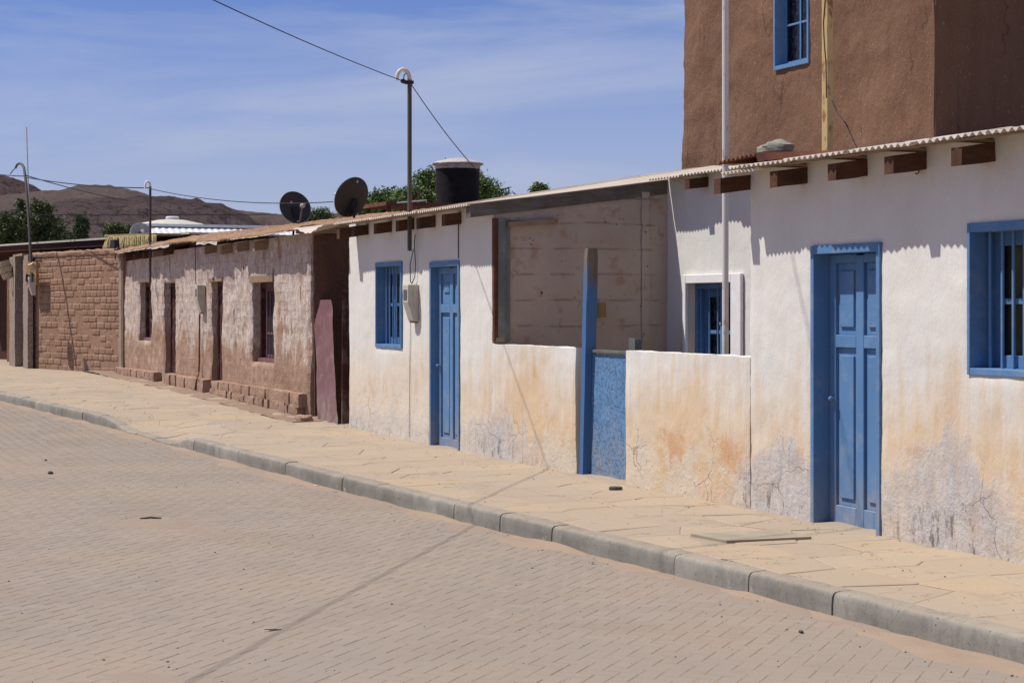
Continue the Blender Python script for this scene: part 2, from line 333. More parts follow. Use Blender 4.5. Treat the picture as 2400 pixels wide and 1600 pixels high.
M = dict(
    white=white_plaster(), side=whitewash_side(), adobe=adobe_wash(), tower=tower_mat(),
    mudwall=earth('adobe_brick_mud', (.27, .165, .112), (.315, .195, .135), .5, 1.0, .5, .02, .10),
    mudside=earth('shade_toned_mud', (.11, .062, .045), (.15, .085, .06), .2),  # mud darkened so that its colour carries the alley's shade
    plinth=earth('plinth_stone', (.37, .235, .165), (.44, .295, .215), .3, 1.4, .6, .04, .12),
    mudroof=earth('mud_and_straw', (.36, .215, .135), (.44, .28, .18), .8, 1.4, 1, .05),
    dirt=earth('bare_dirt', (.27, .19, .14), (.32, .225, .165), .1, 1.2, 1, .03),
    blue=paint('blue_gloss', (.088, .192, .36), (.10, .21, .385), (.04, .08, .16), .4),
    blueold=paint('blistered_blue', (.10, .208, .375), (.118, .232, .405), (.10, .09, .10), .9, .5, .004, (1, 1, .3), .010),
    bluedoor=paint('peeling_blue', (.092, .198, .36), (.11, .222, .39), (.05, .07, .11), .9, .5, .006),
    greypaint=paint('flaking_grey_green', (.10, .115, .105), (.15, .16, .145), (.30, .24, .18), .9, .85),
    beam=wood('grey_beam', (.115, .085, .065), (.17, .155, .135), (1, .12, 1), .85, .45),
    rafter=wood('brown_timber', (.115, .055, .032), (.075, .035, .022), (1, .12, 1), .85, .6),
    goldwood=wood('raw_timber', (.33, .225, .15), (.24, .155, .10), (1, .15, 1), .85, .4),
    redwood=wood('red_board', (.15, .06, .035), (.10, .04, .025), (.2, .2, 1)),
    gate=wood('gate_wood', (.24, .10, .045), (.17, .07, .035), (1, 1, .1)),
    maroon=paint('maroon_metal', (.165, .078, .082), (.195, .105, .105), (.26, .17, .15), .6, .6),
    maroondark=paint('maroon_wood_and_sheet_shade', (.05, .013, .013), (.065, .018, .018), (.10, .05, .045), .3, .5),
    zinc=zinc(), rust=rusty(), kerb=kerb_mat(), paver=paver_mat(), dust=dust_mat(), drift=drift_mat(), flag=flag_mat(), mortar=flag_mat(True),
    pebble=pebbledash(), glass=glass(), curtain=curtain(),
    dark=simple('room_dark', (.02, .018, .016), .95, .05), yellowcurtain=simple('yellow_curtain', (.30, .26, .11), .95, .05, 0, .3, 14, 0, (1, 1, .1)),  # room_dark: near-black, the darkness of unlit rooms put into a colour
    polewhite=polemat('white_pole_paint', (.56, .53, .50)), poledark=polemat('dark_steel', (.075, .065, .055), (.16, .09, .06)),
    poleyellow=polemat('yellow_pole_paint', (.46, .33, .15), (.22, .09, .05), .9), pvc=simple('cream_pvc', (.62, .56, .47), .5, .4),
    cable=simple('black_cable', (.02, .02, .02), .6, .3), cablegrey=simple('grey_cable', (.12, .11, .10), .6, .3),
    meter=simple('cream_meter_plastic', (.46, .43, .36), .5, .35, 0, .12, 14), meterdark=simple('meter_window', (.05, .05, .05), .2, .5),
    dish=simple('dish_paint', (.045, .045, .04), .6, .35), dishgrey=simple('light_dish_paint', (.28, .28, .27), .6, .35),
    lnb=simple('lnb_plastic', (.42, .42, .43), .45, .4), sticker=simple('sticker', (.45, .42, .38), .7, .2),
    tank=simple('black_tank', (.014, .013, .013), .75, .15, 0, .4, 6, .01), tanklid=simple('tank_lid', (.40, .37, .345), .7, .3, 0, .25, 10, .01),
    whiteroof=simple('white_sheet', (.66, .66, .66), .5, .4, .1, .06), slabtop=simple('slab_edge', (.50, .46, .38), .8, .2),
    maroonwall=simple('dark_maroon_wall', (.075, .035, .03), .95, .1), thatch=None,
    rock=simple('grey_rock', (.22, .21, .17), .9, .2, 0, .25, 12, .02), white_trim=simple('white_trim', (.74, .72, .70), .9, .15, 0, .05, 8, .004),
    coverplate=simple('cover_slab', (.30, .25, .185), .9, .2, 0, .12, 6, .004), blackbit=simple('black_iron', (.05, .045, .045), .6, .4),
    basket=None, board=wood('sign_board', (.42, .23, .10), (.34, .17, .07), (1, 1, .15)), bark=simple('bark', (.11, .08, .06), .95, .1, 0, .3, 10, .02),
    leafA=foliage('pepper_leaf', (.10, .16, .045), (.165, .235, .07)), leafB=foliage('olive_leaf', (.07, .10, .035), (.12, .15, .055)),
    leafC=foliage('cypress_leaf', (.05, .085, .03), (.08, .12, .045)),
    litter=simple('pale_litter', (.6, .58, .54), .8, .2), pebbles=simple('dark_pebble', (.07, .06, .052), .9, .2, 0, .4, 20),
    ground=earth('desert_ground', (.26, .19, .14), (.30, .22, .165), .0, .3, 1, .03),
    hillfar=hill_mat('far_hill_slope', (.235, .175, .155), (.20, .145, .128), .25), hillnear=hill_mat('rocky_hill_slope', (.20, .145, .138), (.15, .105, .105), .9),
    hilldark=hill_mat('dark_hill_slope', (.16, .11, .10), (.105, .072, .072), .6),
)
_m = Mat('thatch_straw', .95, .1); _n = _m.noise(30, 4, .7, (1, 1, .08)); _m.col(_m.mix(_m.rng(_n, .35, .65), (.19, .145, .065), (.52, .42, .22))); _m.bump(_n, .02, .8); M['thatch'] = _m.m
_m = Mat('woven_cane', .9, .1); _n = _m.noise(60, 2, .5, (1, 1, .15)); _m.col(_m.mix(_m.rng(_n, .35, .65), (.34, .26, .16), (.55, .46, .31))); _m.bump(_n, .01, .8); M['basket'] = _m.m

# ------------------------------------------------------------------ mesh helpers
WL = {}
def tag(o, label=None, cat=None, group=None, kind=None):
    if label: o['label'] = label
    if cat: o['category'] = cat
    if group: o['group'] = group
    if kind: o['kind'] = kind
    return o
def thing(name, loc, label, cat, group=None):
    o = bpy.data.objects.new(name, None); COL.objects.link(o); o.location = loc; o.empty_display_size = .2
    WL[o.name] = Vector(loc); return tag(o, label, cat, group)
def place(name, me, wloc, parent=None):
    o = bpy.data.objects.new(name, me); COL.objects.link(o)
    if parent is not None: o.parent = parent; o.location = Vector(wloc) - WL[parent.name]
    else: o.location = wloc
    WL[o.name] = Vector(wloc); return o
class MB:
    def __init__(s): s.v = []; s.f = []; s.mi = []; s.cur = 0
    def add(s, vs, fs):
        n = len(s.v); s.v += [Vector(p) for p in vs]; s.f += [tuple(i + n for i in f) for f in fs]; s.mi += [s.cur] * len(fs); return s
    def box(s, a, b, jit=0.0):
        (x0, y0, z0), (x1, y1, z1) = a, b
        vs = [(x, y, z) for z in (z0, z1) for y in (y0, y1) for x in (x0, x1)]
        if jit: vs = [tuple(c + random.uniform(-jit, jit) for c in p) for p in vs]
        return s.add(vs, [(0, 2, 3, 1), (4, 5, 7, 6), (0, 1, 5, 4), (2, 6, 7, 3), (0, 4, 6, 2), (1, 3, 7, 5)])
    def rot_box(s, c, ax, ay, az, h):      # oriented box: centre, unit axes, half sizes
        vs = [Vector(c) + ax * (i * h[0]) + ay * (j * h[1]) + az * (k * h[2]) for k in (-1, 1) for j in (-1, 1) for i in (-1, 1)]
        return s.add(vs, [(0, 2, 3, 1), (4, 5, 7, 6), (0, 1, 5, 4), (2, 6, 7, 3), (0, 4, 6, 2), (1, 3, 7, 5)])
    def tube(s, pts, r, n=8, r2=None, cap=True):
        pts = [Vector(p) for p in pts]; N = len(pts); rings = []
        prev = None
        for i, p in enumerate(pts):
            t = (pts[min(i + 1, N - 1)] - pts[max(i - 1, 0)]).normalized()
            if prev is None:
                a = t.orthogonal().normalized()
            else: a = (prev - t * prev.dot(t)).normalized()
            prev = a; b = t.cross(a)
            rr = r if r2 is None else lerp(r, r2, i / (N - 1))
            rings.append([p + (a * math.cos(2 * math.pi * k / n) + b * math.sin(2 * math.pi * k / n)) * rr for k in range(n)])
        vs = [q for rg in rings for q in rg]; fs = []
        for i in range(N - 1):
            for k in range(n): fs.append((i * n + k, i * n + (k + 1) % n, (i + 1) * n + (k + 1) % n, (i + 1) * n + k))
        if cap: fs.append(tuple(reversed(range(n)))); fs.append(tuple((N - 1) * n + k for k in range(n)))
        return s.add(vs, fs)
    def lathe(s, c, prof, n=24, axis=Vector((0, 0, 1)), ang=2 * math.pi):
        c = Vector(c); a = axis.orthogonal().normalized(); b = axis.cross(a); vs = []; fs = []
        for (r, h) in prof:
            for k in range(n): vs.append(c + axis * h + (a * math.cos(ang * k / n) + b * math.sin(ang * k / n)) * r)
        for i in range(len(prof) - 1):
            for k in range(n): fs.append((i * n + k, i * n + (k + 1) % n, (i + 1) * n + (k + 1) % n, (i + 1) * n + k))
        return s.add(vs, fs)
    def build(s, name, mat, parent=None, smooth=False, origin=None):
        lo = Vector((min(p.x for p in s.v), min(p.y for p in s.v), min(p.z for p in s.v))); hi = Vector((max(p.x for p in s.v), max(p.y for p in s.v), max(p.z for p in s.v)))
        c = Vector(origin) if origin is not None else Vector(((lo.x + hi.x) / 2, (lo.y + hi.y) / 2, lo.z))
        me = bpy.data.meshes.new(name); me.from_pydata([p - c for p in s.v], [], s.f)
        for q in (mat if isinstance(mat, (list, tuple)) else [mat]): me.materials.append(q)
        if any(s.mi): me.polygons.foreach_set('material_index', s.mi)
        if smooth: me.polygons.foreach_set('use_smooth', [True] * len(me.polygons))
        me.update()
        if smooth: me.set_sharp_from_angle(angle=R(48))
        return place(name, me, c, parent)

def axis_plane(kind, at=0.0):
    # returns map (u, v, w) -> world; w points out of the wall face
    if kind == 'Y': return lambda u, v, w: Vector((u, at - w, v))
    if kind == 'X': return lambda u, v, w: Vector((at + w, u, v))
def wall_mesh(P, u0, u1, v0, v1, holes=(), cell=.06, amp=.006, thick=.3, vtop=None, disp=None, edge=.0, seed=0.0, round_=.0, rough=0.0):
    def lines(a, b, marks):
        ms = sorted(set([a, b] + [q for q in marks if a < q < b])); o = [ms[0]]
        for p, q in zip(ms, ms[1:]):
            n = max(1, int(round((q - p) / cell))); o += [p + (q - p) * k / n for k in range(1, n + 1)]
        return o
    U = lines(u0, u1, [h[0] for h in holes] + [h[1] for h in holes]); V = lines(v0, v1, [h[2] for h in holes] + [h[3] for h in holes])
    nu, nv = len(U), len(V); inside = set()
    def inh(u, v): return any(h[0] < u < h[1] and h[2] < v < h[3] for h in holes)
    vs = []; 
    for j, v in enumerate(V):
        for i, u in enumerate(U):
            vv = min(v, vtop(u)) if vtop else v
            q = Vector((u * 1.0 + seed, vv, seed)); w = amp * fbm(q * 1.1, 3) + amp * .35 * fbm(q * 7, 2)
            if disp: w += disp(u, vv)
            du = dv = 0.0
            near = 9.0
            for h in holes:
                if h[0] - .2 < u < h[1] + .2 and h[2] - .2 < v < h[3] + .2:
                    dx = max(h[0] - u, 0, u - h[1]); dz = max(h[2] - v, 0, v - h[3]); near = min(near, math.hypot(dx, dz))
            near = min(near, abs(u - u0), abs(u - u1))
            if round_ and near < .06: w -= round_ * (1 - near / .06) ** 2
            if edge and near < .02:
                du = edge * noise.noise(Vector((u * 3 + 5, vv * 9, seed + 3))); dv = edge * .5 * noise.noise(Vector((u * 9, vv * 3 + 5, seed + 7)))
            if rough and j == nv - 1: dv += rough * fbm(Vector((u * 4, seed, 0)), 4)
            vs.append((u + du, vv + dv, w))
    fs = []
    for j in range(nv - 1):
        for i in range(nu - 1):
            if inh((U[i] + U[i + 1]) / 2, (V[j] + V[j + 1]) / 2): continue
            a = j * nu + i; fs.append((a, a + 1, a + nu + 1, a + nu))
    cnt = {}
    for f in fs:
        for k in range(4):
            e = (f[k], f[(k + 1) % 4]); cnt[e] = 1
    back = {}; allv = [P(*q) for q in vs]
    def bk(i):
        if i not in back: back[i] = len(allv); u, v, w = vs[i]; allv.append(P(u, v, -thick))
        return back[i]
    ext = []
    for (a, b) in list(cnt):
        if (b, a) not in cnt: ext.append((b, a, bk(a), bk(b)))
    used = set(i for f in fs for i in f)
    ids = {}; nvs = []
    def g(i):
        if i not in ids: ids[i] = len(nvs); nvs.append(allv[i])
        return ids[i]
    F2 = [tuple(g(i) for i in f) for f in fs + ext]
    mb = MB(); mb.add(nvs, F2); return mb

def strip_box(x0, x1, y0, y1, z0, z1): return MB().box((x0, y0, z0), (x1, y1, z1))

def lump(c, size, n=3, amp=.12, seed=0, rd=.22):          # a rough stone block
    mb = MB(); vs = []; fs = []; idx = {}
    def vid(p):
        k = tuple(round(q, 4) for q in p)
        if k not in idx:
            d = Vector(p); l = d.length; s = d * (1 - rd * max(0, l - 1)); q = s + s * amp * fbm(s * 1.3 + Vector((seed, seed * .7, 0)), 2)
            idx[k] = len(vs); vs.append(Vector(c) + Vector((q.x * size[0] / 2, q.y * size[1] / 2, q.z * size[2] / 2)))
        return idx[k]
    for ax in range(3):
        for sg in (-1, 1):
            for i in range(n):
                for j in range(n):
                    q = []
                    for (a, b) in ((i, j), (i + 1, j), (i + 1, j + 1), (i, j + 1)):
                        p = [0, 0, 0]; p[ax] = sg; p[(ax + 1) % 3] = -1 + 2 * a / n; p[(ax + 2) % 3] = -1 + 2 * b / n; q.append(vid(p))
                    fs.append(tuple(q if sg > 0 else reversed(q)))
    return mb.add(vs, fs)

def cobble(c, size, seed=0, amp=.12):
    mb = MB(); n, m_ = 16, 10; vs = []
    for j in range(m_ + 1):
        t = math.pi * j / m_
        for i in range(n):
            a = 2 * math.pi * i / n; d = Vector((math.sin(t) * math.cos(a), math.sin(t) * math.sin(a), math.cos(t))); q = d * (1 + amp * fbm(d * 1.2 + Vector((seed, 0, 0)), 3))
            vs.append((c[0] + q.x * size[0] / 2, c[1] + q.y * size[1] / 2, c[2] + q.z * size[2] / 2))
    return mb.add(vs, [(j * n + i, j * n + (i + 1) % n, (j + 1) * n + (i + 1) % n, (j + 1) * n + i) for j in range(m_) for i in range(n)])

# ------------------------------------------------------------------ setting: ground, road, pavement, kerb
def kerb_pt(x, y, off=-.15): return onG(x, y, off)
KP = [onG(*p, -.15) for p in [(0, 941), (37, 949), (103, 966), (176, 983), (253, 1001), (330, 1025), (420, 1049), (562, 1086), (690, 1123), (1000, 1203), (1300, 1279), (1580, 1349), (1756, 1393), (1955, 1445), (2196, 1504), (2400, 1566)]]
kx = [p.x for p in KP]; ky = [p.y for p in KP]
KY = sorted(zip(kx, ky)); d0 = (KY[3][1] - KY[0][1]) / (KY[3][0] - KY[0][0])
# smooth the path a little, then carry it on beyond the frame on both sides
KY = [(KY[0][0] - 30, KY[0][1] - .07 * 30)] + KY + [(KY[-1][0] + 10, KY[-1][1] + .04 * 10)]
def yk_raw(X): return interp(X, KY)
def yk(X): return sum(yk_raw(X + d) for d in (-1.6, -.8, 0, .8, 1.6)) / 5
def ramp_h(X):       # dropped kerb
    return interp(X, [(-26.3, 1), (-25.2, .14), (-23.2, .05), (-22.45, 1.0)])

g = MB(); NG = 24
gx = [-3000, -900, -300, -120, -70, -58] + [-50 + 4 * k for k in range(17)] + [60, 300, 3000]; gy = [-3000, -300, -60, -25, -14, -6, 0, 8, 30, 120, 500, 3000]
g.add([(x, y, -.34 + (zf(x) if -62 < x < 10 else .0)) for y in gy for x in gx], [(j * len(gx) + i, j * len(gx) + i + 1, (j + 1) * len(gx) + i + 1, (j + 1) * len(gx) + i) for j in range(len(gy) - 1) for i in range(len(gx) - 1)])
tag(g.build('ground', M['ground']), kind='structure')

def drift(x, y):     # height of blown sand above the bed
    dk = yk(x) - y
    h = .0085 * max(0, 1 - dk / .38) * (1 + 1.2 * fbm(Vector((x * 1.3, y * 1.3, 2)), 3)) + .0065 * (fbm(Vector((x * .5, y * .8, 7)), 5) - .2) + .003 * fbm(Vector((x * 5, y * 9, 1)), 3)
    return h
road = MB(); X0, X1 = -72, 6.0
def grid(mb, us, vs, fn):
    nu = len(us); mb.add([fn(u, v) for v in vs for u in us], [(j * nu + i, j * nu + i + 1, (j + 1) * nu + i + 1, (j + 1) * nu + i) for j in range(len(vs) - 1) for i in range(len(us) - 1)])
def frange(a, b, st):
    n = max(1, int(round((b - a) / st))); return [a + (b - a) * k / n for k in range(n + 1)]
us = frange(X0, -34, .5) + frange(-34, -24, .14)[1:] + frange(-24, -4.5, .07)[1:] + frange(-4.5, X1, .5)[1:]
vv = frange(0, 3.3, .055) + frange(3.3, 5, .2)[1:] + frange(5, 12, 1.0)[1:]
def road_pt(X, v):
    y = yk(X) + .03 - v
    return (X, y, zf(X) - .1509 + max(-.0010, drift(X, y) - .0030))
grid(road, us, vv[::-1], road_pt)
road_o = tag(road.build('road', M['drift']), kind='structure')
road_o.data.materials.clear(); road_o.data.materials.append(M['dust'])
# sand banked against the kerb is its own lighter sheet just above the bed
sandm = MB(); grid(sandm, frange(-34, -4.5, .08), frange(.0, .5, .05)[::-1], lambda X, v: (X, yk(X) + .01 - v, zf(X) - .150 + .011 * max(-.25, (1 - v / .26)) + .026 * (fbm(Vector((X * 1.0, v * 2.5, 4)), 5) - .16) * max(0, 1 - v / .45) - .010 * (v / .5) ** 2))
tag(sandm.build('sand_drift', M['drift'], road_o), kind='stuff')

def hb_pavers():     # 45 degree herringbone of 20 x 10 cm concrete blocks, in road coordinates
    a = R(45); ca, sa = math.cos(a), math.sin(a); W = .1; res = []
    # basis cell: horizontal and vertical bricks
    for j in range(-400, 400):
        for i in range(-120, 120):
            # herringbone: brick (horizontal) origin at (4i + j, j), vertical at (4i + j + 2 , j)... in units of W
            bx = 4 * i + j; by = j
            res.append((bx, by, 2, 1)); res.append((bx + 2, by - 1 + 0, 1, 2))
    return res
PAV = []
a45 = R(45); ca, sa = math.cos(a45), math.sin(a45); W = .1; OX, OY = -14.0, -4.5
for (bx, by, w_, h_) in hb_pavers():
    cx, cy = (bx + w_ / 2) * W, (by + h_ / 2) * W
    X = OX + cx * ca - cy * sa; Y = OY + cx * sa + cy * ca
    if not (-31 < X < -4.5): continue
    dk = yk(X) - Y
    if dk < .10 or dk > 6.5: continue
    d = Vector((X, Y, -.15)) - CAM; dep = -CT * d.x + ST * d.y; lat = ST * d.x + CT * d.y
    if dep < 7.2 or abs(lat) > .31 * dep + .8 or dep > 33: continue
    PAV.append((dep, X, Y, w_, h_))
PAV.sort()
def paver_geo(w_, h_, X, Y, jit=True):
    hx, hy = w_ * W / 2 - .0033, h_ * W / 2 - .0033; b = .0055
    def rot(x, y): return (x * ca - y * sa, x * sa + y * ca)
    vs = []; tz = [random.uniform(-.0007, .0008) if jit else 0 for _ in range(4)]
    t0 = random.uniform(-.0006, .0012) if jit else 0
    for k, (sx, sy) in enumerate(((-1, -1), (1, -1), (1, 1), (-1, 1))):
        x, y = rot(sx * (hx - b), sy * (hy - b)); vs.append((x, y, t0 + tz[k]))
    for (sx, sy) in ((-1, -1), (1, -1), (1, 1), (-1, 1)):
        x, y = rot(sx * hx, sy * hy); vs.append((x, y, t0 - .0035))
    for (sx, sy) in ((-1, -1), (1, -1), (1, 1), (-1, 1)):
        x, y = rot(sx * hx, sy * hy); vs.append((x, y, -.06))
    fs = [(0, 1, 2, 3)] + [(k + 4, (k + 1) % 4 + 4, (k + 1) % 4, k) for k in range(4)] + [(k + 8, (k + 1) % 4 + 8, (k + 1) % 4 + 4, k + 4) for k in range(4)]
    return vs, fs
shared = {}
for k in range(10):
    for wh in ((2, 1), (1, 2)):
        vs, fs = paver_geo(*wh, 0, 0); me = bpy.data.meshes.new('paver'); me.from_pydata(vs, [], fs); me.materials.append(M['paver']); shared[(wh, k)] = me
vis = [p for p in PAV if True]
def inframe(p):
    d = Vector((p[1], p[2], -.15)) - CAM; dep = -CT * d.x + ST * d.y; x = 1200 + F * (ST * d.x + CT * d.y) / dep; y = HOR - F * d.z / dep
    return 0 < x < 2400 and y < 1600
near = [p for p in PAV if inframe(p)][:300]; ns = set(near)
for (dep, X, Y, w_, h_) in near:
    o = place('paver', shared[((w_, h_), random.randrange(10))], (X, Y, zf(X) - .15 + random.uniform(-.0008, .0008)), road_o)
rest = MB()
for p in PAV:
    if p in ns: continue
    dep, X, Y, w_, h_ = p; vs, fs = paver_geo(w_, h_, X, Y); z = zf(X) - .15
    rest.add([(x + X, y + Y, q + z) for x, y, q in vs[:8]], fs[:5])
tag(rest.build('paver_field', M['paver'], road_o), kind='stuff')

# pavement bed and flagstones
pv = MB(); 
def zp(X, Y):        # pavement surface, dipping at the dropped kerb
    t = max(0, min(1, (Y - yk(X) - .10) / 1.2)); low = -.13 * (1 - ramp_h(X)); s = 1 - t
    return zf(X) + low * s * s * (3 - 2 * s)
def dirt(x, y):
    h = .012 * (fbm(Vector((x * .35, y * .9, 3)), 5) - .12)
    if x < -24: h += .010 * max(0, 1 + (y) / .6)
    h += .009 * max(0, 1 + y / .12) * (1 + fbm(Vector((x * 3, y, 1)), 3))
    return h
grid(pv, frange(-72, -46, 1) + frange(-46, -6, .10)[1:] + frange(-6, 6, .5)[1:], [0, .02, .04, .06, .08] + [.1 + .9 * k / 24 for k in range(25)], lambda X, t: (X, lerp(yk(X) + .12, .2, t), zp(X, lerp(yk(X) + .12, .2, t)) - .005 + (max(0, dirt(X, lerp(yk(X) + .12, .2, t))) if X > -46 else 0)))
pave = tag(pv.build('pavement', M['mortar']), kind='structure')
def clip(poly, nx, ny, c):
    o = []
    for i in range(len(poly)):
        a, b = poly[i], poly[(i + 1) % len(poly)]; da = nx * a[0] + ny * a[1] - c; db = nx * b[0] + ny * b[1] - c
        if da <= 0: o.append(a)
        if (da < 0 < db) or (db < 0 < da):
            t = da / (da - db); o.append((a[0] + (b[0] - a[0]) * t, a[1] + (b[1] - a[1]) * t))
    return o
sites = []
xx = -46.0; rnd = random.Random(3)
while xx < -5.5:
    ya = yk(xx) + .15; n = max(2, int(round((-.0 - ya) / .52))); hh = (0 - ya) / n
    for k in range(n): sites.append((xx + rnd.uniform(-.20, .20), ya + hh * (k + .5) + rnd.uniform(-.13, .13)))
    xx += .60
for i, (sx, sy) in enumerate(sites):
    poly = [(sx - 1, sy - 1), (sx + 1, sy - 1), (sx + 1, sy + 1), (sx - 1, sy + 1)]
    for j, (tx, ty) in enumerate(sites):
        if i == j or abs(tx - sx) > 2 or abs(ty - sy) > 2: continue
        nx, ny = tx - sx, ty - sy; l = math.hypot(nx, ny); nx /= l; ny /= l
        poly = clip(poly, nx, ny, nx * (sx + tx) / 2 + ny * (sy + ty) / 2 - .005)
        if not poly: break
    for (nx, ny, c) in ((0, 1, .03), (0, -1, -(yk(sx) + .145))):
        if poly: poly = clip(poly, nx, ny, c)
    if len(poly) < 3: continue
    # rough the outline
    pts = []
    for k in range(len(poly)):
        a, b = Vector(poly[k]), Vector(poly[(k + 1) % len(poly)]); n = max(1, int((b - a).length / .14))
        for q in range(n):
            p = a.lerp(b, q / n); pts.append(p + Vector((noise.noise(Vector((p.x * 6, p.y * 6, 1))), noise.noise(Vector((p.x * 6, p.y * 6, 9))))) * .008)
    cx, cy = sum(p.x for p in pts) / len(pts), sum(p.y for p in pts) / len(pts); h = random.uniform(-.002, .003)
    tl = (random.uniform(-.006, .006), random.uniform(-.006, .006))
    mb = MB(); n = len(pts); top = []; mid = []; bot = []
    for p in pts:
        q = Vector((cx, cy)).lerp(p, .965); z = zp(q.x, q.y) + h + tl[0] * (q.x - cx) + tl[1] * (q.y - cy)
        top.append((q.x, q.y, z)); mid.append((p.x, p.y, z - .004)); bot.append((p.x, p.y, z - .03))
    ctr = (cx, cy, zp(cx, cy) + h + .001)
    mb.add(top + mid + bot + [ctr], [(3 * n, k, (k + 1) % n) for k in range(n)] + [(n + k, n + (k + 1) % n, (k + 1) % n, k) for k in range(n)] + [(2 * n + k, 2 * n + (k + 1) % n, n + (k + 1) % n, n + k) for k in range(n)])
    mb.build('flagstone', M['flag'], pave)

# dirt strip beside the far brick wall and mud in front of the adobe house
ds = MB(); grid(ds, frange(-48, -24.5, .12), frange(-.55, .15, .05), lambda X, Y: (X, Y, zf(X) + .012 + .022 * fbm(Vector((X * 1.6, Y * 2.5, 5)), 5) + .02 * min(0, Y + .32) * 2 + (.03 if X < -39 else 0)))
tag(ds.build('dirt_strip', M['dirt'], pave), kind='stuff')

# kerb
kb = MB(); grid(kb, frange(-60, 4, .5), [0, 1], lambda X, t: (X, yk(X) + .03 + .10 * t, zf(X) - .17))
kerb = tag(kb.build('kerb', M['mortar']), kind='structure')
LK = .89
s_ = []; X = -10.703; joints = [X]
while X > -52: X -= LK * .99; joints.append(X)
X = -10.703
while X < 1: X += LK * .99; joints.append(X)
joints.sort()
for a, b in zip(joints, joints[1:]):
    mb = MB(); gap = .006 + random.uniform(0, .006); n = 8; off = random.uniform(-.006, .006); zo = random.uniform(-.004, .004)
    prof = [(0, -.30), (0, -.012), (.004, -.06), (.010, -.040), (.022, -.020), (.042, -.007), (.07, -.001), (.15, .002), (.15, -.12)]
    prof = [(0.0, -.30), (.002, -.08), (.006, -.032), (.014, -.014), (.028, -.004), (.060, .0), (.148, .003), (.15, -.02), (.15, -.15)]
    rows = []
    for k in range(n + 1):
        X = lerp(a + gap / 2, b - gap / 2, k / n); y = yk(X); r_ = ramp_h(X); endr = .004 if k in (0, n) else 0
        row = []
        for (py, pz) in prof:
            z = pz
            if pz > -.2: z = pz - .125 * (1 - r_) if pz > -.1 else pz
            w_ = .0035 * fbm(Vector((X * 8, py * 20, a)), 3)
            row.append(Vector((X, y + py + off + endr + w_, zf(X) + z + zo - endr * .5 + w_ * .5)))
        rows.append(row)
    m_ = len(prof); vs = [p for r_ in rows for p in r_]
    fs = [(i * m_ + j, (i + 1) * m_ + j, (i + 1) * m_ + j + 1, i * m_ + j + 1) for i in range(n) for j in range(m_ - 1)]
    fs += [tuple(range(m_))[::1], tuple(n * m_ + j for j in reversed(range(m_)))]
    mb.add(vs, fs); mb.build('kerb_stone', M['kerb'], kerb, smooth=True)

# ------------------------------------------------------------------ hills and sky line
def hill(name, mat, prof, dist, depthback, base_y, amp, seed, front=.45, rock=.8):
    xs = []; x = prof[0][0]
    nx = 420; rows = 80; mb = MB(); vs = []
    for j in range(rows + 1):
        t = j / rows
        for i in range(nx + 1):
            px = lerp(prof[0][0], prof[-1][0], i / nx); py = interp(px, prof)
            top = atd(px, py, dist); f = min(1, t / .6); d = lerp(dist * (1 - front), dist, f) if t < .6 else lerp(dist, dist + depthback, (t - .6) / .4)
            P = atd(px, HOR, d); zt = top.z
            hgt = (d / dist) * (1 - (1 - f) ** 1.7) * zt if t <= .6 else zt * (1 - ((t - .6) / .4) ** 2 * .5)
            hgt = hgt - 4 * (1 - f)
            n = fbm(Vector((P.x * .02, P.y * .02, seed)), 6); rid = 1 - abs(fbm(Vector((P.x * .009 + seed, P.y * .009, 3)), 4))
            k = (amp * math.sin(f * math.pi) * .8 + amp * .03)
            vs.append(Vector((P.x, P.y, hgt + k * (n * .6 + (rid - .8) * 1.3) + rock * min(1, f * 1.6) * (fbm(Vector((P.x * .11, P.y * .11, seed)), 4)))))
    mb.add(vs, [(j * (nx + 1) + i, j * (nx + 1) + i + 1, (j + 1) * (nx + 1) + i + 1, (j + 1) * (nx + 1) + i) for j in range(rows) for i in range(nx)])
    return tag(mb.build(name, mat), kind='structure')
hill('hill', M['hillfar'], [(-700, 430), (-200, 455), (0, 458), (46, 452), (97, 447), (138, 446), (179, 435), (224, 433), (270, 438), (319, 448), (357, 460), (480, 485), (660, 502), (900, 500), (1300, 520)], 1500, 500, 718, 16, 3.3)
hill('hill', M['hilldark'], [(-700, 330), (-300, 360), (-80, 396), (0, 408), (46, 424), (77, 434), (97, 447), (130, 475), (200, 520)], 2100, 600, 718, 24, 9.1)
hill('hill', M['hillnear'], [(-700, 560), (-200, 520), (0, 500), (90, 484), (120, 477), (179, 469), (217, 467), (281, 466), (329, 460), (390, 460), (459, 467), (523, 481), (559, 499), (600, 520), (680, 555), (900, 600)], 900, 300, 718, 14, 5.7, rock=1.8)

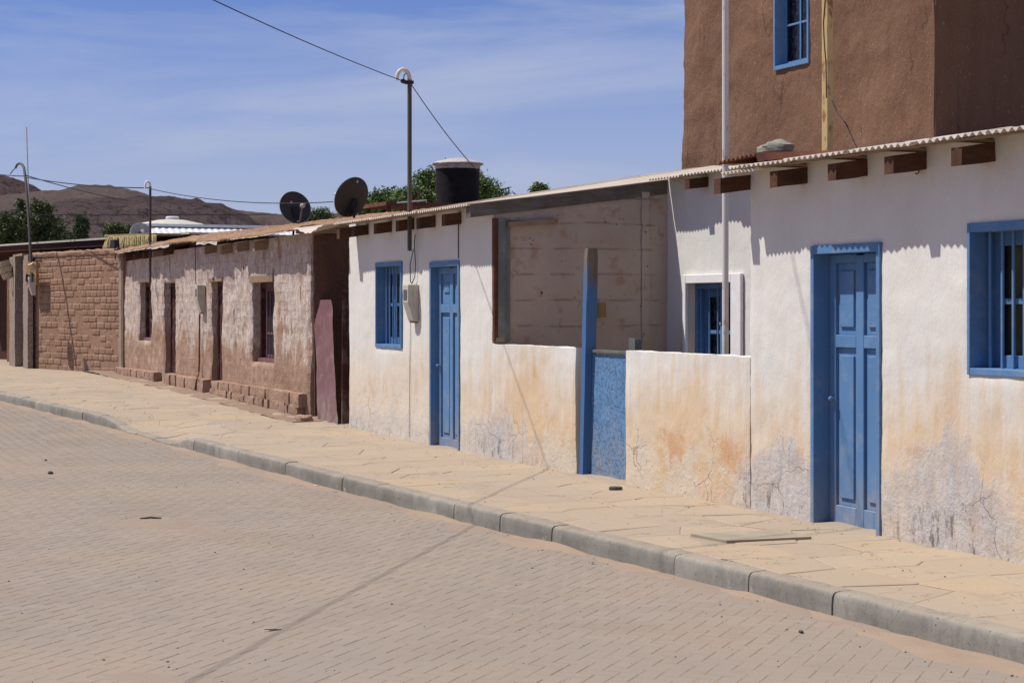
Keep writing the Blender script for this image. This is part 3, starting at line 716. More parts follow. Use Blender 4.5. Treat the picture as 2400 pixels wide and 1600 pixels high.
# ------------------------------------------------------------------ shared building pieces
ZB = -.25            # foundations go below the pavement
PITCH = .135
def sheet(parent, x0, x1, y0, y1, z0, mat=None, pitch=PITCH, waves=11, amp=.0125, name='roof_sheet', sag=.006, up=0.0, verge=None):
    mb = MB(); n = waves * 6; rows = 5; vs = []
    t1 = random.uniform(-.004, .004); yo = random.uniform(-.02, .015)
    for j in range(rows + 1):
        for i in range(n + 1):
            t = i / n; X = lerp(x0, x1, t); Y = lerp(y0 + yo, y1, j / rows)
            z = z0 + (Y - y0) * pitch + amp * math.cos(2 * math.pi * waves * t) + sag * fbm(Vector((X * 1.2, Y * .7, z0)), 2) + t1 * (t - .5) + up
            if verge is not None: z += .032 * (Y - y0) * min(1, max(0, (verge - X) / 1.3))
            if j == 0: z += .003 * fbm(Vector((X * 9, 1, 2)), 2)
            vs.append((X, Y, z))
    q = n + 1
    mb.add(vs, [(j * q + i, j * q + i + 1, (j + 1) * q + i + 1, (j + 1) * q + i) for j in range(rows) for i in range(n)])
    # rolled thickness at the eave
    mb.add([(v[0], v[1], v[2]) for v in vs[:q]] + [(v[0], v[1] + .001, v[2] - .003) for v in vs[:q]], [(i, i + q, i + q + 1, i + 1) for i in range(n)])
    return mb.build(name, mat or M['zinc'], parent, smooth=True)
def roof(parent, x0, x1, y0, y1, z0, **kw):
    w_ = .77; n = max(1, int(round((x1 - x0) / w_))); d = (x1 - x0) / n
    for k in range(n): sheet(parent, x0 + k * d - (.04 if k else 0), x0 + (k + 1) * d, y0, y1, z0, up=.004 * (k % 2), waves=max(4, int(round(d / .070))), **kw)
def rafter(parent, xr, zt, h=.125, w_=.10, L=.27, y1=.3, Y=0.0, mat='rafter', slope=PITCH, rot=True):
    mb = MB(); x0, x1 = xr - w_, xr; vs = []; fs = []
    N = 5
    for k in range(N + 1):
        y = lerp(Y - L, Y + y1, k / N); z = zt + (y - Y) * slope; j = .006 if rot else 0
        wv = lambda a: j * noise.noise(Vector((x0 * 3 + a, y * 9, a * 2)))
        vs += [(x0 + wv(1), y, z + wv(2)), (x1 + wv(3), y, z + wv(4)), (x1 + wv(5), y, z - h + wv(6)), (x0 + wv(7), y, z - h + wv(8))]
    for k in range(N):
        for q in range(4): a = k * 4 + q; b = k * 4 + (q + 1) % 4; fs.append((a, b, b + 4, a + 4))
    fs += [(3, 2, 1, 0), (N * 4, N * 4 + 1, N * 4 + 2, N * 4 + 3)]
    mb.add(vs, fs); return mb.build('rafter', M[mat], parent)
def framebox(x0, x1, z0, z1, y0, y1, t, b=None, top=None, sides=True):
    mb = MB(); b = t if b is None else b; top = t if top is None else top
    if sides:
        mb.box((x0, y0, z0), (x0 + t, y1, z1)); mb.box((x1 - t, y0, z0), (x1, y1, z1))
    if top: mb.box((x0 + t, y0 + .002, z1 - top), (x1 - t, y1, z1))
    if b: mb.box((x0 + t, y0 + .002, z0), (x1 - t, y1, z0 + b))
    return mb
def bevel(o, w_=.003):
    m = o.modifiers.new('bevel', 'BEVEL'); m.width = w_; m.segments = 1; m.limit_method = 'ANGLE'; return o

def panel_door(parent, x0, x1, z0, z1, yl, mat, zs, small=False, frame_t=.045, y0=-.012):
    """frame round the opening, leaf of rails and stiles, four recessed panels with raised fields"""
    fr = framebox(x0, x1, z0, z1, y0, yl + .06, frame_t, 0, .065); bevel(fr.build('door_frame', M[mat], parent))
    a, b = x0 + frame_t + .004, x1 - frame_t - .004; c, d = z0 + .01, z1 - .069; W_ = b - a
    st = .085; mid = .10; m0 = (a + b) / 2 - mid / 2; m1 = m0 + mid
    t1, t2, t3, t4 = zs    # upper panel top/bottom, lower panel top/bottom (heights above z0)
    lf = MB(); y1 = yl + .045
    lf.box((a, yl, c), (a + st, y1, d)); lf.box((b - st, yl, c), (b, y1, d)); lf.box((m0, yl + .001, c + .01), (m1, y1, d - .01))
    for (p, q) in ((t1, d), (t3, t2), (c, t4)):
        lf.box((a + st, yl + .0015, p), (m0, y1, q)); lf.box((m1, yl + .0015, p), (b - st, y1, q))
    door = bevel(lf.build('door', M[mat], parent), .004)
    for (p, q) in ((a + st, m0), (m1, b - st)):
        for (lo, hi) in ((t2, t1), (t4, t3)):
            pm = MB().box((p, yl + .026, lo), (q, yl + .034, hi)); e = .045
            if small and lo == t2: pm.box((p + .07, yl + .012, lo + .14), (q - .05, yl + .030, hi - .11))
            else: pm.box((p + e, yl + .010, lo + .06), (q - e, yl + .030, hi - .06))
            bevel(pm.build('panel', M[mat], door), .004)
    a = a + .03
    k = MB().tube([(a + .035, yl, z0 + .98), (a + .035, yl - .035, z0 + .98)], .012, 8); k.lathe((a + .035, yl - .035, z0 + .98), [(.0, -.02), (.018, -.012), (.02, 0), (.012, .012), (0, .014)], 10, Vector((0, -1, 0)))
    k.build('handle', M[mat], door, True)
    return door

def barred_window(parent, x0, x1, z0, z1, yb, ys, mat, xbars, zmid, cur='curtain', frame_t=.03, bar=.011, zrail=None, y0=-.012, mull=None, top=.055):
    fr = framebox(x0, x1, z0, z1, y0, ys + .06, frame_t, .045, top); win = bevel(fr.build('window', M[mat], parent))
    for xb in xbars: MB().tube([(xb, yb, z0 + .03), (xb, yb, z1 - .04)], bar, 8).build('bar', M[mat], win, True)
    a, b = x0 + frame_t, x1 - frame_t; s = MB(); t = .045
    s.box((a, ys, z0 + .045), (a + t, ys + .035, z1 - .05)); s.box((b - t, ys, z0 + .045), (b, ys + .035, z1 - .05))
    s.box((a + t, ys + .001, z0 + .045), (b - t, ys + .035, z0 + .045 + .085)); s.box((a + t, ys + .001, z1 - .05 - .10), (b - t, ys + .035, z1 - .05))
    ms = mull or [(a + b) / 2]
    xs_ = [a + t]
    for q in ms: s.box((q - .035, ys - .004, z0 + .13), (q + .035, ys + .034, z1 - .15)); xs_ += [q - .035, q + .035]
    xs_.append(b - t)
    for p, q in zip(xs_[::2], xs_[1::2]): s.box((p, ys + .002, zmid - .02), (q, ys + .033, zmid + .02))
    bevel(s.build('sash', M[mat], win), .003)
    MB().box((a + .01, ys + .018, z0 + .06), (b - .01, ys + .022, z1 - .06)).build('pane', M['glass'], win) if cur is None else None
    if cur:
        MB().add([(a + .01, ys + .026, z0 + .06), (b - .01, ys + .026, z0 + .06), (b - .01, ys + .026, z1 - .06), (a + .01, ys + .026, z1 - .06)], [(0, 1, 2, 3)]).build('pane', M['pane'], win)
        c = MB(); n = 40
        c.add([(lerp(a, b, i / n), ys + .09 + .012 * math.sin(i * 1.3), z) for z in (z0 + .06, z1 - .06) for i in range(n + 1)], [(i, i + 1, i + n + 2, i + n + 1) for i in range(n)])
        c.build('curtain', M[cur], win, True)
    return win
# clear, slightly dirty pane
_m = Mat('window_pane', .03, .5); _m.b.inputs['Transmission Weight'].default_value = 1.0; _m.b.inputs['Base Color'].default_value = (.85, .88, .88, 1); _m.b.inputs['IOR'].default_value = 1.45
_t = _m.t; _tr = _t.nodes.new('ShaderNodeBsdfTransparent'); _gl = _t.nodes.new('ShaderNodeBsdfGlossy'); _gl.inputs['Roughness'].default_value = .05
_fr = _t.nodes.new('ShaderNodeFresnel'); _fr.inputs[0].default_value = 1.5; _mxs = _t.nodes.new('ShaderNodeMixShader')
_tr.inputs[0].default_value = (.72, .73, .72, 1)
_t.links.new(_fr.outputs[0], _mxs.inputs[0]); _t.links.new(_tr.outputs[0], _mxs.inputs[1]); _t.links.new(_gl.outputs[0], _mxs.inputs[2])
_t.links.new(_mxs.outputs[0], _t.nodes['Material Output'].inputs[0]); M['pane'] = _m.m

YP = axis_plane('Y', 0.0)
# ------------------------------------------------------------------ left white house
WX0, WX1 = XY(817), XY(1153)
ZW = 2.80
wh = thing('white_house', (WX0, 0, 0), 'low white plastered house with a narrow blue door and a small barred blue window', 'house')
dl = (onY(1008, 700, 0).x, onY(1077, 700, 0).x); dz1 = onY(1040, 612, 0).z
wl = (onY(881, 700, 0).x, onY(942, 700, 0).x); wz = (onY(910, 815, 0).z, onY(910, 614, 0).z)
wall_mesh(YP, WX0, WX1, ZB, ZW, [(dl[0], dl[1], -.02, dz1), (wl[0], wl[1], wz[0], wz[1])], .05, .010, .24, edge=.012, round_=.008, seed=1.0).build('front_wall', M['white'], wh, True)
CW = XY(1565, 0)   # placeholder for reading only
YC = 2.18
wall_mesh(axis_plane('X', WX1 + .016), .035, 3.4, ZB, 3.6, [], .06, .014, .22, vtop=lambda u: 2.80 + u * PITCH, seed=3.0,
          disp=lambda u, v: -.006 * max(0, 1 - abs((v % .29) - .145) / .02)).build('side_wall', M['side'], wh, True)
wall_mesh(axis_plane('X', WX0 + .24), .245, 3.4, ZB, 3.6, [], .2, .0, .24, vtop=lambda u: 2.83 + u * .165).build('side_wall', M['white'], wh)
MB().box((WX0 + .24, 3.18, ZB), (WX1 - .24, 3.4, 3.2)).build('back_wall', M['white'], wh)
MB().box((WX0 + .24, .8, ZB), (WX1 - .24, .84, 2.85)).build('room_dark_backing', M['dark'], wh)  # near-black sheet, paints the unlit room behind door and window
# vertical cement repair strip on the side wall
vs_ = onX(1512, 600, WX1)
mb = MB(); nn = 30
mb.add([(WX1 + .036 + .006 * noise.noise(Vector((k, s, 0))), vs_.y - .06 + s * .10 + .018 * noise.noise(Vector((k * .9, s * 5, 2))), lerp(.0, 2.98, k / nn)) for k in range(nn + 1) for s in (0, 1)], [(2 * k, 2 * k + 1, 2 * k + 3, 2 * k + 2) for k in range(nn)])
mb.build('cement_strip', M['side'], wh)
RX0 = onY(779, 510, -.32).x
roof(wh, RX0, WX1 + .05, -.32, 3.5, 2.775, verge=WX1 + .1)
for r_ in (865, 918, 971, 1021, 1082): rafter(wh, XY(r_), 2.755, .135, .11, .205, .24)
rafter(wh, RX0 + .16, 2.755, .14, .12, .27, 3.0)
# batten under the sheets
mb = MB(); mb.box((RX0 + .05, -.27, 2.757), (WX1 + .0, -.21, 2.772)); mb.build('batten', M['goldwood'], wh)
# long beam along the verge, end standing out over the street
pb = onX(1562, 454, WX1)
mb = MB(); y0, y1 = -.27, 2.2; zb0, zb1 = 2.645, 2.645 + (y1 - y0) * .130; hB = .153
N = 10; vs = []
for k in range(N + 1):
    y = lerp(y0, y1, k / N); zz = lerp(zb0, zb1, k / N); q = .006 * noise.noise(Vector((y * 3, 1, 0)))
    vs += [(WX1 - .10, y, zz), (WX1 + .035 + q, y, zz + q), (WX1 + .035 + q, y, zz + hB), (WX1 - .10, y, zz + hB)]
mb.add(vs, [(k * 4 + a, k * 4 + (a + 1) % 4, k * 4 + 4 + (a + 1) % 4, k * 4 + 4 + a) for k in range(N) for a in range(4)] + [(0, 3, 2, 1), (N * 4, N * 4 + 1, N * 4 + 2, N * 4 + 3)])
mb.build('beam', M['beam'], wh)
# offcut timber and old door posts on the corner of the courtyard side
mb = MB(); mb.rot_box((WX1 + .06, .46, 2.60), Vector((1, 0, 0)), Vector((0, 1, .10)).normalized(), Vector((0, -.10, 1)).normalized(), (.04, .30, .028)); mb.build('timber_offcut', M['goldwood'], wh)
def cpost(a, b, mat, th=.03, z1=2.64, z0=1.28):
    ya, yb = onX(a, 700, WX1).y, onX(b, 700, WX1).y
    MB().box((WX1 - .01, ya, z0), (WX1 + th, yb, z1), .003).build('post_board', M[mat], wh)
cpost(1154, 1163, 'redwood', .05); cpost(1163.5, 1180, 'greypaint', .06); cpost(1180.5, 1192, 'greypaint', .045)
MB().box((WX1 - .02, onX(1158, 800, WX1).y, 1.27), (WX1 + .06, onX(1178, 800, WX1).y, 1.33), .004).build('wood_block', M['goldwood'], wh)
zsL = [onY(1040, q, .085).z for q in (642, 713, 733, 1025)]
panel_door(wh, dl[0], dl[1], -.02, dz1, .085, 'bluedoor', zsL, small=True)
bz = [onY(q, 700, .10).x for q in (906, 914, 922, 930, 938)]
barred_window(wh, wl[0], wl[1], wz[0], wz[1], .10, .16, 'blue', bz, onY(925, 714, .17).z, 'curtain', mull=[onY(925, 714, .16).x])

# ------------------------------------------------------------------ courtyard low walls, gate
ZL = 1.255
def lowwall(label, x0, x1, seed):
    t = thing('courtyard_wall', (x0, 0, 0), label, 'wall', 'low white walls closing the courtyard')
    wall_mesh(YP, x0, x1, ZB, ZL, [], .045, .012, .17, round_=.008, seed=seed, rough=.010).build('wall', M['white'], t, True); return t
GX0, GX1 = XY(1348), XY(1465)
lowwall('low white wall between the house and the tall blue gate post', WX1 + .004, GX0, 5.0)
RX = onY(1757, 836, 0).x
lowwall('low white wall right of the blue metal gate, in front of the recessed window', GX1, RX - .012, 8.0)
gt = thing('courtyard_gate', (GX0, 0, 0), 'narrow gate of blistered blue sheet metal between two low white walls', 'gate')
px0 = onY(1366, 820, .10)
pt = thing('gate_post', (GX0 + .05, .05, 0), 'tall weathered timber gate post, grey at the top and blue below', 'post')
# post: two pieces of one timber, the lower length painted
pxa = onY(1357, 900, .03).x; pxb = pxa + .085
ptz = onY(1378, 583, .1).z
mb = MB(); vs = []; N = 26
m = Mat('post_paint', .75, .2); x_, y_, z_ = m.sep(); gn = m.noise(30, 5, .65, (1, 1, .06)); gw = m.mix(m.rng(gn, .35, .65), (.115, .09, .07), (.20, .165, .13))
mk = m.rng(m.op('ADD', z_, m.rng(m.noise(9, 4, .6, (1, 1, .3)), .3, .7, -.18, .18)), 2.02, 1.78, 0, 1); m.col(m.mix(mk, gw, (.06, .14, .30))); m.bump(gn, .006, .8); M['post'] = m.m
ya, yb = .03, .145
for k in range(N + 1):
    z = lerp(ZB, ptz, k / N); j = lambda q: .004 * noise.noise(Vector((q, z * 4, q * 3)))
    e = .006 if k == N else 0
    ln = .052 * z
    vs += [(pxa + ln + j(1) + e, ya + j(2) + e, z), (pxb + ln + j(3) - e, ya + j(4) + e, z), (pxb + ln + j(5) - e, yb + j(6) - e, z), (pxa + ln + j(7) + e, yb - e, z)]
mb.add(vs, [(k * 4 + a, k * 4 + (a + 1) % 4, k * 4 + 4 + (a + 1) % 4, k * 4 + 4 + a) for k in range(N) for a in range(4)] + [(N * 4, N * 4 + 1, N * 4 + 2, N * 4 + 3)])
mb.build('timber', M['post'], pt)
ga, gb = pxb + .045, GX1 + .03
wall_mesh(axis_plane('Y', .11), ga, gb, -.04, 1.20, [], .03, .010, .012, seed=12).build('sheet_panel', M['blueold'], gt, True)
bevel(MB().box((ga - .01, .09, 1.215), (gb, .15, 1.245)).build('top_rail', M['greypaint'], gt))
sp = onY(1486, 793, .22)
po2 = thing('gate_post', (sp.x, .2, 0), 'short weathered blue post showing above the low wall right of the gate', 'post')
bevel(MB().box((sp.x - .08, .20, ZB), (sp.x + .06, .27, sp.z), .003).build('timber', M['greypaint'], po2))
# old can hanging on the inner wall
cn = onX(1407, 726, WX1 + .09)
can = thing('hanging_can', tuple(cn), 'rusty yellow can hanging on the inner courtyard wall beside the tall post', 'can')
mb = MB().lathe((cn.x, cn.y, cn.z - .085), [(.0, 0), (.062, 0), (.062, .165), (.057, .165), (.055, .01), (0, .01)], 20); mb.build('can_body', polemat('old_can', (.26, .17, .06), (.10, .05, .03), .9), can, True)
MB().tube([(cn.x - .03, cn.y - .06, cn.z + .07), (cn.x - .07, cn.y - .07, cn.z + .17), (cn.x - .09, cn.y - .05, cn.z + .20)], .004, 5).build('wire_handle', M['rust'], can)

# ------------------------------------------------------------------ recessed room at the back of the courtyard
rc = thing('recessed_room', (-15.5, YC, 0), 'white room set back behind the courtyard with a blue window in a raised white surround', 'building')
ox0, ox1 = onY(1612, 700, YC).x, onY(1722, 700, YC).x; oz1 = onY(1665, 663, YC - .04).z
wall_mesh(axis_plane('Y', YC), WX1 + .01, RX + .6, ZB, 3.18, [(ox0, ox1, .95, oz1)], .06, .010, .22, edge=.006, seed=21).build('front_wall', M['white'], rc, True)
sx0, sx1 = onY(1599, 700, YC - .045).x, onY(1735, 700, YC - .045).x; sz1 = onY(1665, 642, YC - .045).z
mb = MB(); mb.box((sx0, YC - .045, .80), (ox0 + .02, YC - .003, sz1)); mb.box((ox1 - .02, YC - .045, .80), (sx1, YC - .003, sz1)); mb.box((ox0 + .02, YC - .044, oz1 - .0), (ox1 - .02, YC - .003, sz1)); mb.box((ox0 + .02, YC - .044, .80), (ox1 - .02, YC - .003, .95))
bevel(mb.build('window_surround', M['white_trim'], rc), .006)
bx = [onY(q, 700, YC + .12).x for q in (1643, 1663, 1683, 1703, 1723)]
barred_window(rc, ox0 + .005, ox1 - .005, .955, oz1 - .004, YC + .12, YC + .19, 'blue', bx, onY(1665, 778, YC + .19).z, 'curtain', y0=YC + .09, mull=[onY(1692, 700, YC + .19).x], frame_t=.035)
MB().box((WX1 + .02, YC + .8, ZB), (RX + .6, YC + .84, 3.1)).build('room_dark_backing', M['dark'], rc)
roof(rc, WX1 + .06, RX - .12, YC - .27, YC + 1.75, 3.115)
rafter(rc, onY(1661, 430, YC).x, 3.10, .11, .11, .24, .2, Y=YC)
MB().box((WX1 + .03, .17, -.12), (RX, YC, -.02)).build('courtyard_floor', M['dirt'], rc)

# ------------------------------------------------------------------ right white house
rh = thing('white_house', (RX, 0, 0), 'white plastered house at right with tall blue four panel door and large barred window', 'house')
HX1 = -4.0
d2 = (onY(1902, 900, 0).x, onY(2064, 900, 0).x); d2z = onY(1985, 572, 0).z
w2 = (onY(2269, 700, 0).x, onY(2269, 700, 0).x + 1.15); w2z = (onY(2300, 879, 0).z, onY(2300, 522, 0).z)
wall_mesh(YP, RX, HX1, ZB, ZW, [(d2[0], d2[1], -.02, d2z), (w2[0], w2[1], w2z[0], w2z[1])], .045, .012, .30, edge=.012, round_=.009, seed=31.0).build('front_wall', M['white'], rh, True)
MB().box((RX, .30, ZB), (RX + .3, 3.3, 2.84)).build('side_wall', M['white'], rh)
MB().box((HX1 - .3, .30, ZB), (HX1, 3.3, 2.84)).build('side_wall', M['white'], rh)
MB().box((RX + .3, 3.1, ZB), (HX1 - .3, 3.3, 3.1)).build('back_wall', M['white'], rh)
MB().box((RX + .3, 1.0, ZB), (HX1 - .3, 1.04, 2.9)).build('room_dark_backing', M['dark'], rh)
RR0 = onY(1722, 395, -.32).x
roof(rh, RR0, HX1 + .2, -.32, 3.4, 2.778)
for r_ in (1757, 1893, 2034, 2171, 2334): rafter(rh, XY(r_), 2.752, .125, .11, .275, .3, mat='rafter')
for r_ in (1757, 1893, 2034, 2171, 2334)[1:]:
    MB().box((XY(r_) - .13, -.25, 2.754), (XY(r_) - .0, -.01, 2.772), .003).build('packing_strip', M['goldwood'], rh)
for k in range(5): rafter(rh, XY(2334) + .95 * (k + 1), 2.752, .125, .11, .27, .3)
MB().box((RR0 + .02, -.27, 2.757), (HX1, -.215, 2.769)).build('batten', M['goldwood'], rh)
zsR = [onY(1990, q, .13).z for q in (616, 785, 815, 1188)]
panel_door(rh, d2[0], d2[1], -.02, d2z, .13, 'blue', zsR)
b2 = [onY(q, 700, .12).x for q in (2321, 2350, 2376, 2402)]; db = b2[2] - b2[1]
barred_window(rh, w2[0], w2[1], w2z[0], w2z[1], .12, .20, 'blue', b2 + [b2[3] + db * k for k in (1, 2, 3, 4)], onY(2350, 706, .2).z, 'yellowcurtain', bar=.013, mull=[w2[0] + .60], top=.06, frame_t=.03)
# second, shorter layer of sheets at the left end, with rusty loose sheets and a stone on top
sheet(rh, onY(1692, 405, -.30).x, RR0 + .30, -.30, 2.4, 2.745, waves=9, name='loose_sheet')
st = onY(1817, 355, .35)
cr_ = onY(1776, 362, -.27)
rs1 = thing('loose_roof_sheet', (cr_.x, -.2, 2.82), 'rusty loose corrugated sheet lying on the eave under the grey stone', 'roof sheet')
mb = MB(); vs = []; nW = 54
for j in range(5):
    for i in range(nW + 1):
        X = lerp(cr_.x - .62, cr_.x, i / nW); Y = lerp(-.29, 1.15, j / 4)
        vs.append((X, Y, lerp(2.835, cr_.z, (i / nW) ** .6) + (Y + .29) * .06 + .013 * math.cos(i * 2 * math.pi / 6)))
q = nW + 1
mb.add(vs, [(j * q + i, j * q + i + 1, (j + 1) * q + i + 1, (j + 1) * q + i) for j in range(4) for i in range(nW)])
e = [vs[j * q + nW] for j in range(5)]
mb.add(e + [(p[0] + .03, p[1], 2.80 + (p[1] + .32) * PITCH) for p in e], [(j, 5 + j, 6 + j, 1 + j) for j in range(4)])
mb.build('metal_sheet', M['rust'], rs1, True)
st = onY(1817, 363, .25)
rk = cobble((st.x, .25, st.z + .045), (.38, .26, .15), 4, .35).build('stone', M['rock'], None, True); tag(rk, 'smooth grey stone weighing down the rusty roof sheet', 'stone')
# hook under the eave
hk = onY(2152, 396, -.02); mb = MB()
mb.tube([(hk.x, -.03, hk.z + .12), (hk.x, -.03, hk.z + .03)] + [(hk.x + .022 * math.sin(a) , -.03, hk.z + .008 - .022 * (1 - math.cos(a)) + .0) for a in [k * .5 for k in range(1, 9)]], .005, 6)
tag(mb.build('eave_hook', M['rust']), 'small rusty iron hook hanging below the eave right of the tall door', 'hook')

# ------------------------------------------------------------------ brown tower house behind
YT = 4.0; TX0, TX1 = onY(1598, 200, YT).x, onY(2189, 200, YT).x; TZ = 8.2
tw = thing('tower_house', (TX0, YT, 0), 'tall brown mud rendered building with a small blue window behind the white houses', 'building')
tx0, tx1 = onY(1814, 100, YT).x, onY(1896, 100, YT).x; tz0 = onY(1855, 157, YT).z; tz1 = tz0 + 1.35
wall_mesh(axis_plane('Y', YT), TX0, TX1, ZB, TZ, [(tx0, tx1, tz0, tz1)], .07, .045, .3, seed=41, edge=.01, round_=.02, disp=lambda u, v: .010 * fbm(Vector((u * 9, v * 4, 2)), 3)).build('front_wall', M['tower'], tw, True)
wall_mesh(axis_plane('X', TX1 - .005), YT + .004, YT + 7, ZB, TZ, [], .14, .030, .3, seed=43).build('side_wall', M['tower'], tw, True)
MB().box((TX0, YT + .31, ZB), (TX0 + .3, YT + 7, TZ)).build('side_wall', M['tower'], tw)
MB().box((TX0 + .3, YT + 6.7, ZB), (TX1 - .31, YT + 7, TZ)).build('back_wall', M['tower'], tw)
MB().box((TX0 + .3, YT + .31, TZ - .2), (TX1 - .31, YT + 6.7, TZ - .05)).build('roof', M['mudroof'], tw)
fr = framebox(tx0, tx1, tz0, tz1, YT - .012, YT + .20, .035, .05, .05); tv = bevel(fr.build('window', M['blue'], tw))
s = MB(); ys = YT + .13; a, b = tx0 + .035, tx1 - .035
cxs = onY(1876, 100, ys).x
s.box((a, ys, tz0 + .05), (a + .04, ys + .03, tz1 - .05)); s.box((b - .04, ys, tz0 + .05), (b, ys + .03, tz1 - .05)); s.box((a + .04, ys + .001, tz0 + .05), (b - .04, ys + .03, tz0 + .10)); s.box((cxs - .012, ys - .002, tz0 + .10), (cxs + .012, ys + .03, tz1 - .05))
zm = onY(1870, 54, ys).z; s.box((a + .04, ys + .002, zm - .012), (b - .04, ys + .028, zm + .012)); s.build('sash', M['blue'], tv)
MB().add([(a, ys + .015, tz0 + .05), (b, ys + .015, tz0 + .05), (b, ys + .015, tz1 - .05), (a, ys + .015, tz1 - .05)], [(0, 1, 2, 3)]).build('pane', M['pane'], tv)
MB().box((a, ys + .10, tz0 + .05), (b, ys + .11, tz1 - .05)).build('curtain', M['curtain'], tv)

# ------------------------------------------------------------------ poles
def vpole(name, x, y, ztop, zbot, r, mat, label, cat='pole', n=12):
    t = thing(name, (x, y, zbot), label, cat); MB().tube([(x, y, zbot), (x, y, ztop)], r, n).build('shaft', M[mat], t, True); return t
wpx = onY(1700, 600, .6)
wp = vpole('metal_pole', wpx.x, .6, 7.0, -.1, .030, 'polewhite', 'tall white painted metal pole rising from the courtyard behind the low wall')
ring = onY(1694, 759, .57); MB().lathe((ring.x, ring.y - .03, ring.z), [(.009, -.003), (.013, 0), (.009, .003), (.009, -.003)], 12, Vector((0, 1, 0))).build('eyelet', M['lnb'], wp)
yp = onY(1939, 300, 1.6)
vp = thing('metal_pole', (yp.x, 1.6, 3.0), 'yellow rust streaked pole standing on the roof in front of the brown tower', 'pole')
MB().box((yp.x - .045, 1.57, 3.0), (yp.x + .045, 1.63, 7.4)).build('shaft', M['poleyellow'], vp)
cb = MB(); cb.tube([onY(1934, 0, 1.54), onY(1930, 55, 1.54), onY(1932, 100, 1.54), onY(1936, 150, 1.54), onY(1937, 230, 1.54)], .006, 5)
cb.tube([onY(1950, 235, 1.54), onY(1962, 262, 1.54), onY(1984, 292, 1.54), onY(1994, 315, 1.54), onY(2008, 345, 1.54)], .006, 5)
cb.build('cable', M['cable'], vp)

def service_mast(px, ptop, pbot, label, mat='poledark', r=.03, hook=True, Yp=-.12, hookmat='pvc', conduit_r=.03):
    top = onY(px, ptop, Yp); bot = onY(px, pbot, Yp); t = thing('service_mast', (top.x, Yp, bot.z), label, 'mast')
    MB().box((top.x - r, Yp - r, bot.z), (top.x + r, Yp + r, top.z)).build('shaft', M[mat], t)
    return t, top, bot
# mast of the left white house, with its cream swan neck
mt, top, bot = service_mast(960, 186, 588, 'square steel service mast with a cream swan neck on the left white house', r=.021)
rad = .085; ax = (Vector((0, 0, 1)), Vector((.25, -.97, 0)).normalized())
arc = [top + Vector((0, 0, -.04))] + [top + ax[1] * (rad - rad * math.cos(a)) + ax[0] * (rad * math.sin(a) + .03) for a in [math.pi * k / 12 for k in range(13)]]
dirn = onY(927, 183, -.12) - onY(960, 183, -.12)
arc = [top + Vector((0, 0, -.06)), top + Vector((0, 0, .0))] + [Vector((top.x, -.12, top.z)) + Vector((.0, -.165 * .5 * (1 - math.cos(a)), .115 * math.sin(a) + .0)) for a in [math.pi * k / 12 for k in range(1, 13)]]
arc.append(arc[-1] + Vector((0, 0, -.02)))
MB().tube(arc, .024, 10).build('swan_neck', M['pvc'], mt, True)
HK = Vector((top.x, -.16, top.z - .02))
ins = MB().lathe((top.x, -.20, top.z - .03), [(0, -.04), (.022, -.03), (.03, 0), (.022, .03), (0, .04)], 10, Vector((0, -1, .2)).normalized()); ins.box((top.x - .04, -.17, top.z - .06), (top.x + .04, -.08, top.z - .02)); ins.tube([(top.x, -.2, top.z - .02), (top.x, -.19, top.z + .05), (top.x, -.165, top.z + .07), (top.x, -.14, top.z + .05), (top.x, -.14, top.z - .02)], .007, 6)
ins.build('insulator', M['cable'], mt, True)
# cables down to the meter
mtr = onY(960, 668, -.05)
for pts_, rr_, lab_ in (([bot + Vector((0, .05, .02)), onY(961, 620, -.03), onY(962, 660, -.03), onY(965, 664, -.03), onY(972, 650, -.03), onY(974, 620, -.03), onY(971, 570, -.03), onY(973, 550, -.02)], .006, 'black cable looping down the white wall from mast to meter box'),
    ([onY(1074, 512, -.012), onY(1074, 606, -.012)], .006, 'short straight black cable above the narrow blue door'), ([onY(962, 755, -.01), onY(960, 900, -.01), onY(959, 1025, -.01)], .0032, 'thin cable running down from the white house meter box to the pavement')):
    tag(MB().tube(pts_, rr_, 6).build('service_cable', M['cable' if rr_ > .0055 else 'cablegrey']), lab_, 'cable')
def meter(px, py0, py1, label, X=None, Y0=0.0, s=1.0):
    p1 = onY(px, py0, Y0 - .08); p0 = onY(px, py1, Y0 - .08); x = p1.x; z1, z0 = p1.z, p0.z; h = z1 - z0; w_ = .19 * s; d = .145 * s
    t = thing('meter_box', (x, Y0, z0), label, 'meter box', 'electricity meter boxes on the house fronts')
    prof = [(0, 0), (-d * .42, 0), (-d * .5, .01), (-d, h * .52), (-d, h * .985), (-d * .96, h), (0, h)]
    mb = MB(); n = len(prof); vs = [(x + sx * w_ / 2, Y0 - .002 + y, z0 + z) for sx in (-1, 1) for (y, z) in prof]
    mb.add(vs, [(i, (i + 1) % n, n + (i + 1) % n, n + i) for i in range(n)] + [tuple(reversed(range(n))), tuple(range(n, 2 * n))]); bevel(mb.build('housing', M['meter'], t), .008)
    MB().box((x - w_ * .32, Y0 - d - .006, z0 + h * .58), (x + w_ * .32, Y0 - d + .002, z0 + h * .86)).build('display_window', M['meterdark'], t)
    MB().box((x + w_ / 2 - .001, Y0 - d * .55, z0 + .01), (x + w_ / 2 + .004, Y0 - d * .50, z0 + h - .01)).build('seam', M['meter'], t)
    MB().box((x - w_ * .3, Y0 - d * .5, z0 - .018), (x + w_ * .3, Y0 - .01, z0 + .002)).build('cable_entry', M['rust'], t)
    return t
meter(962, 667, 753, 'cream meter box between the small window and door of the left white house')

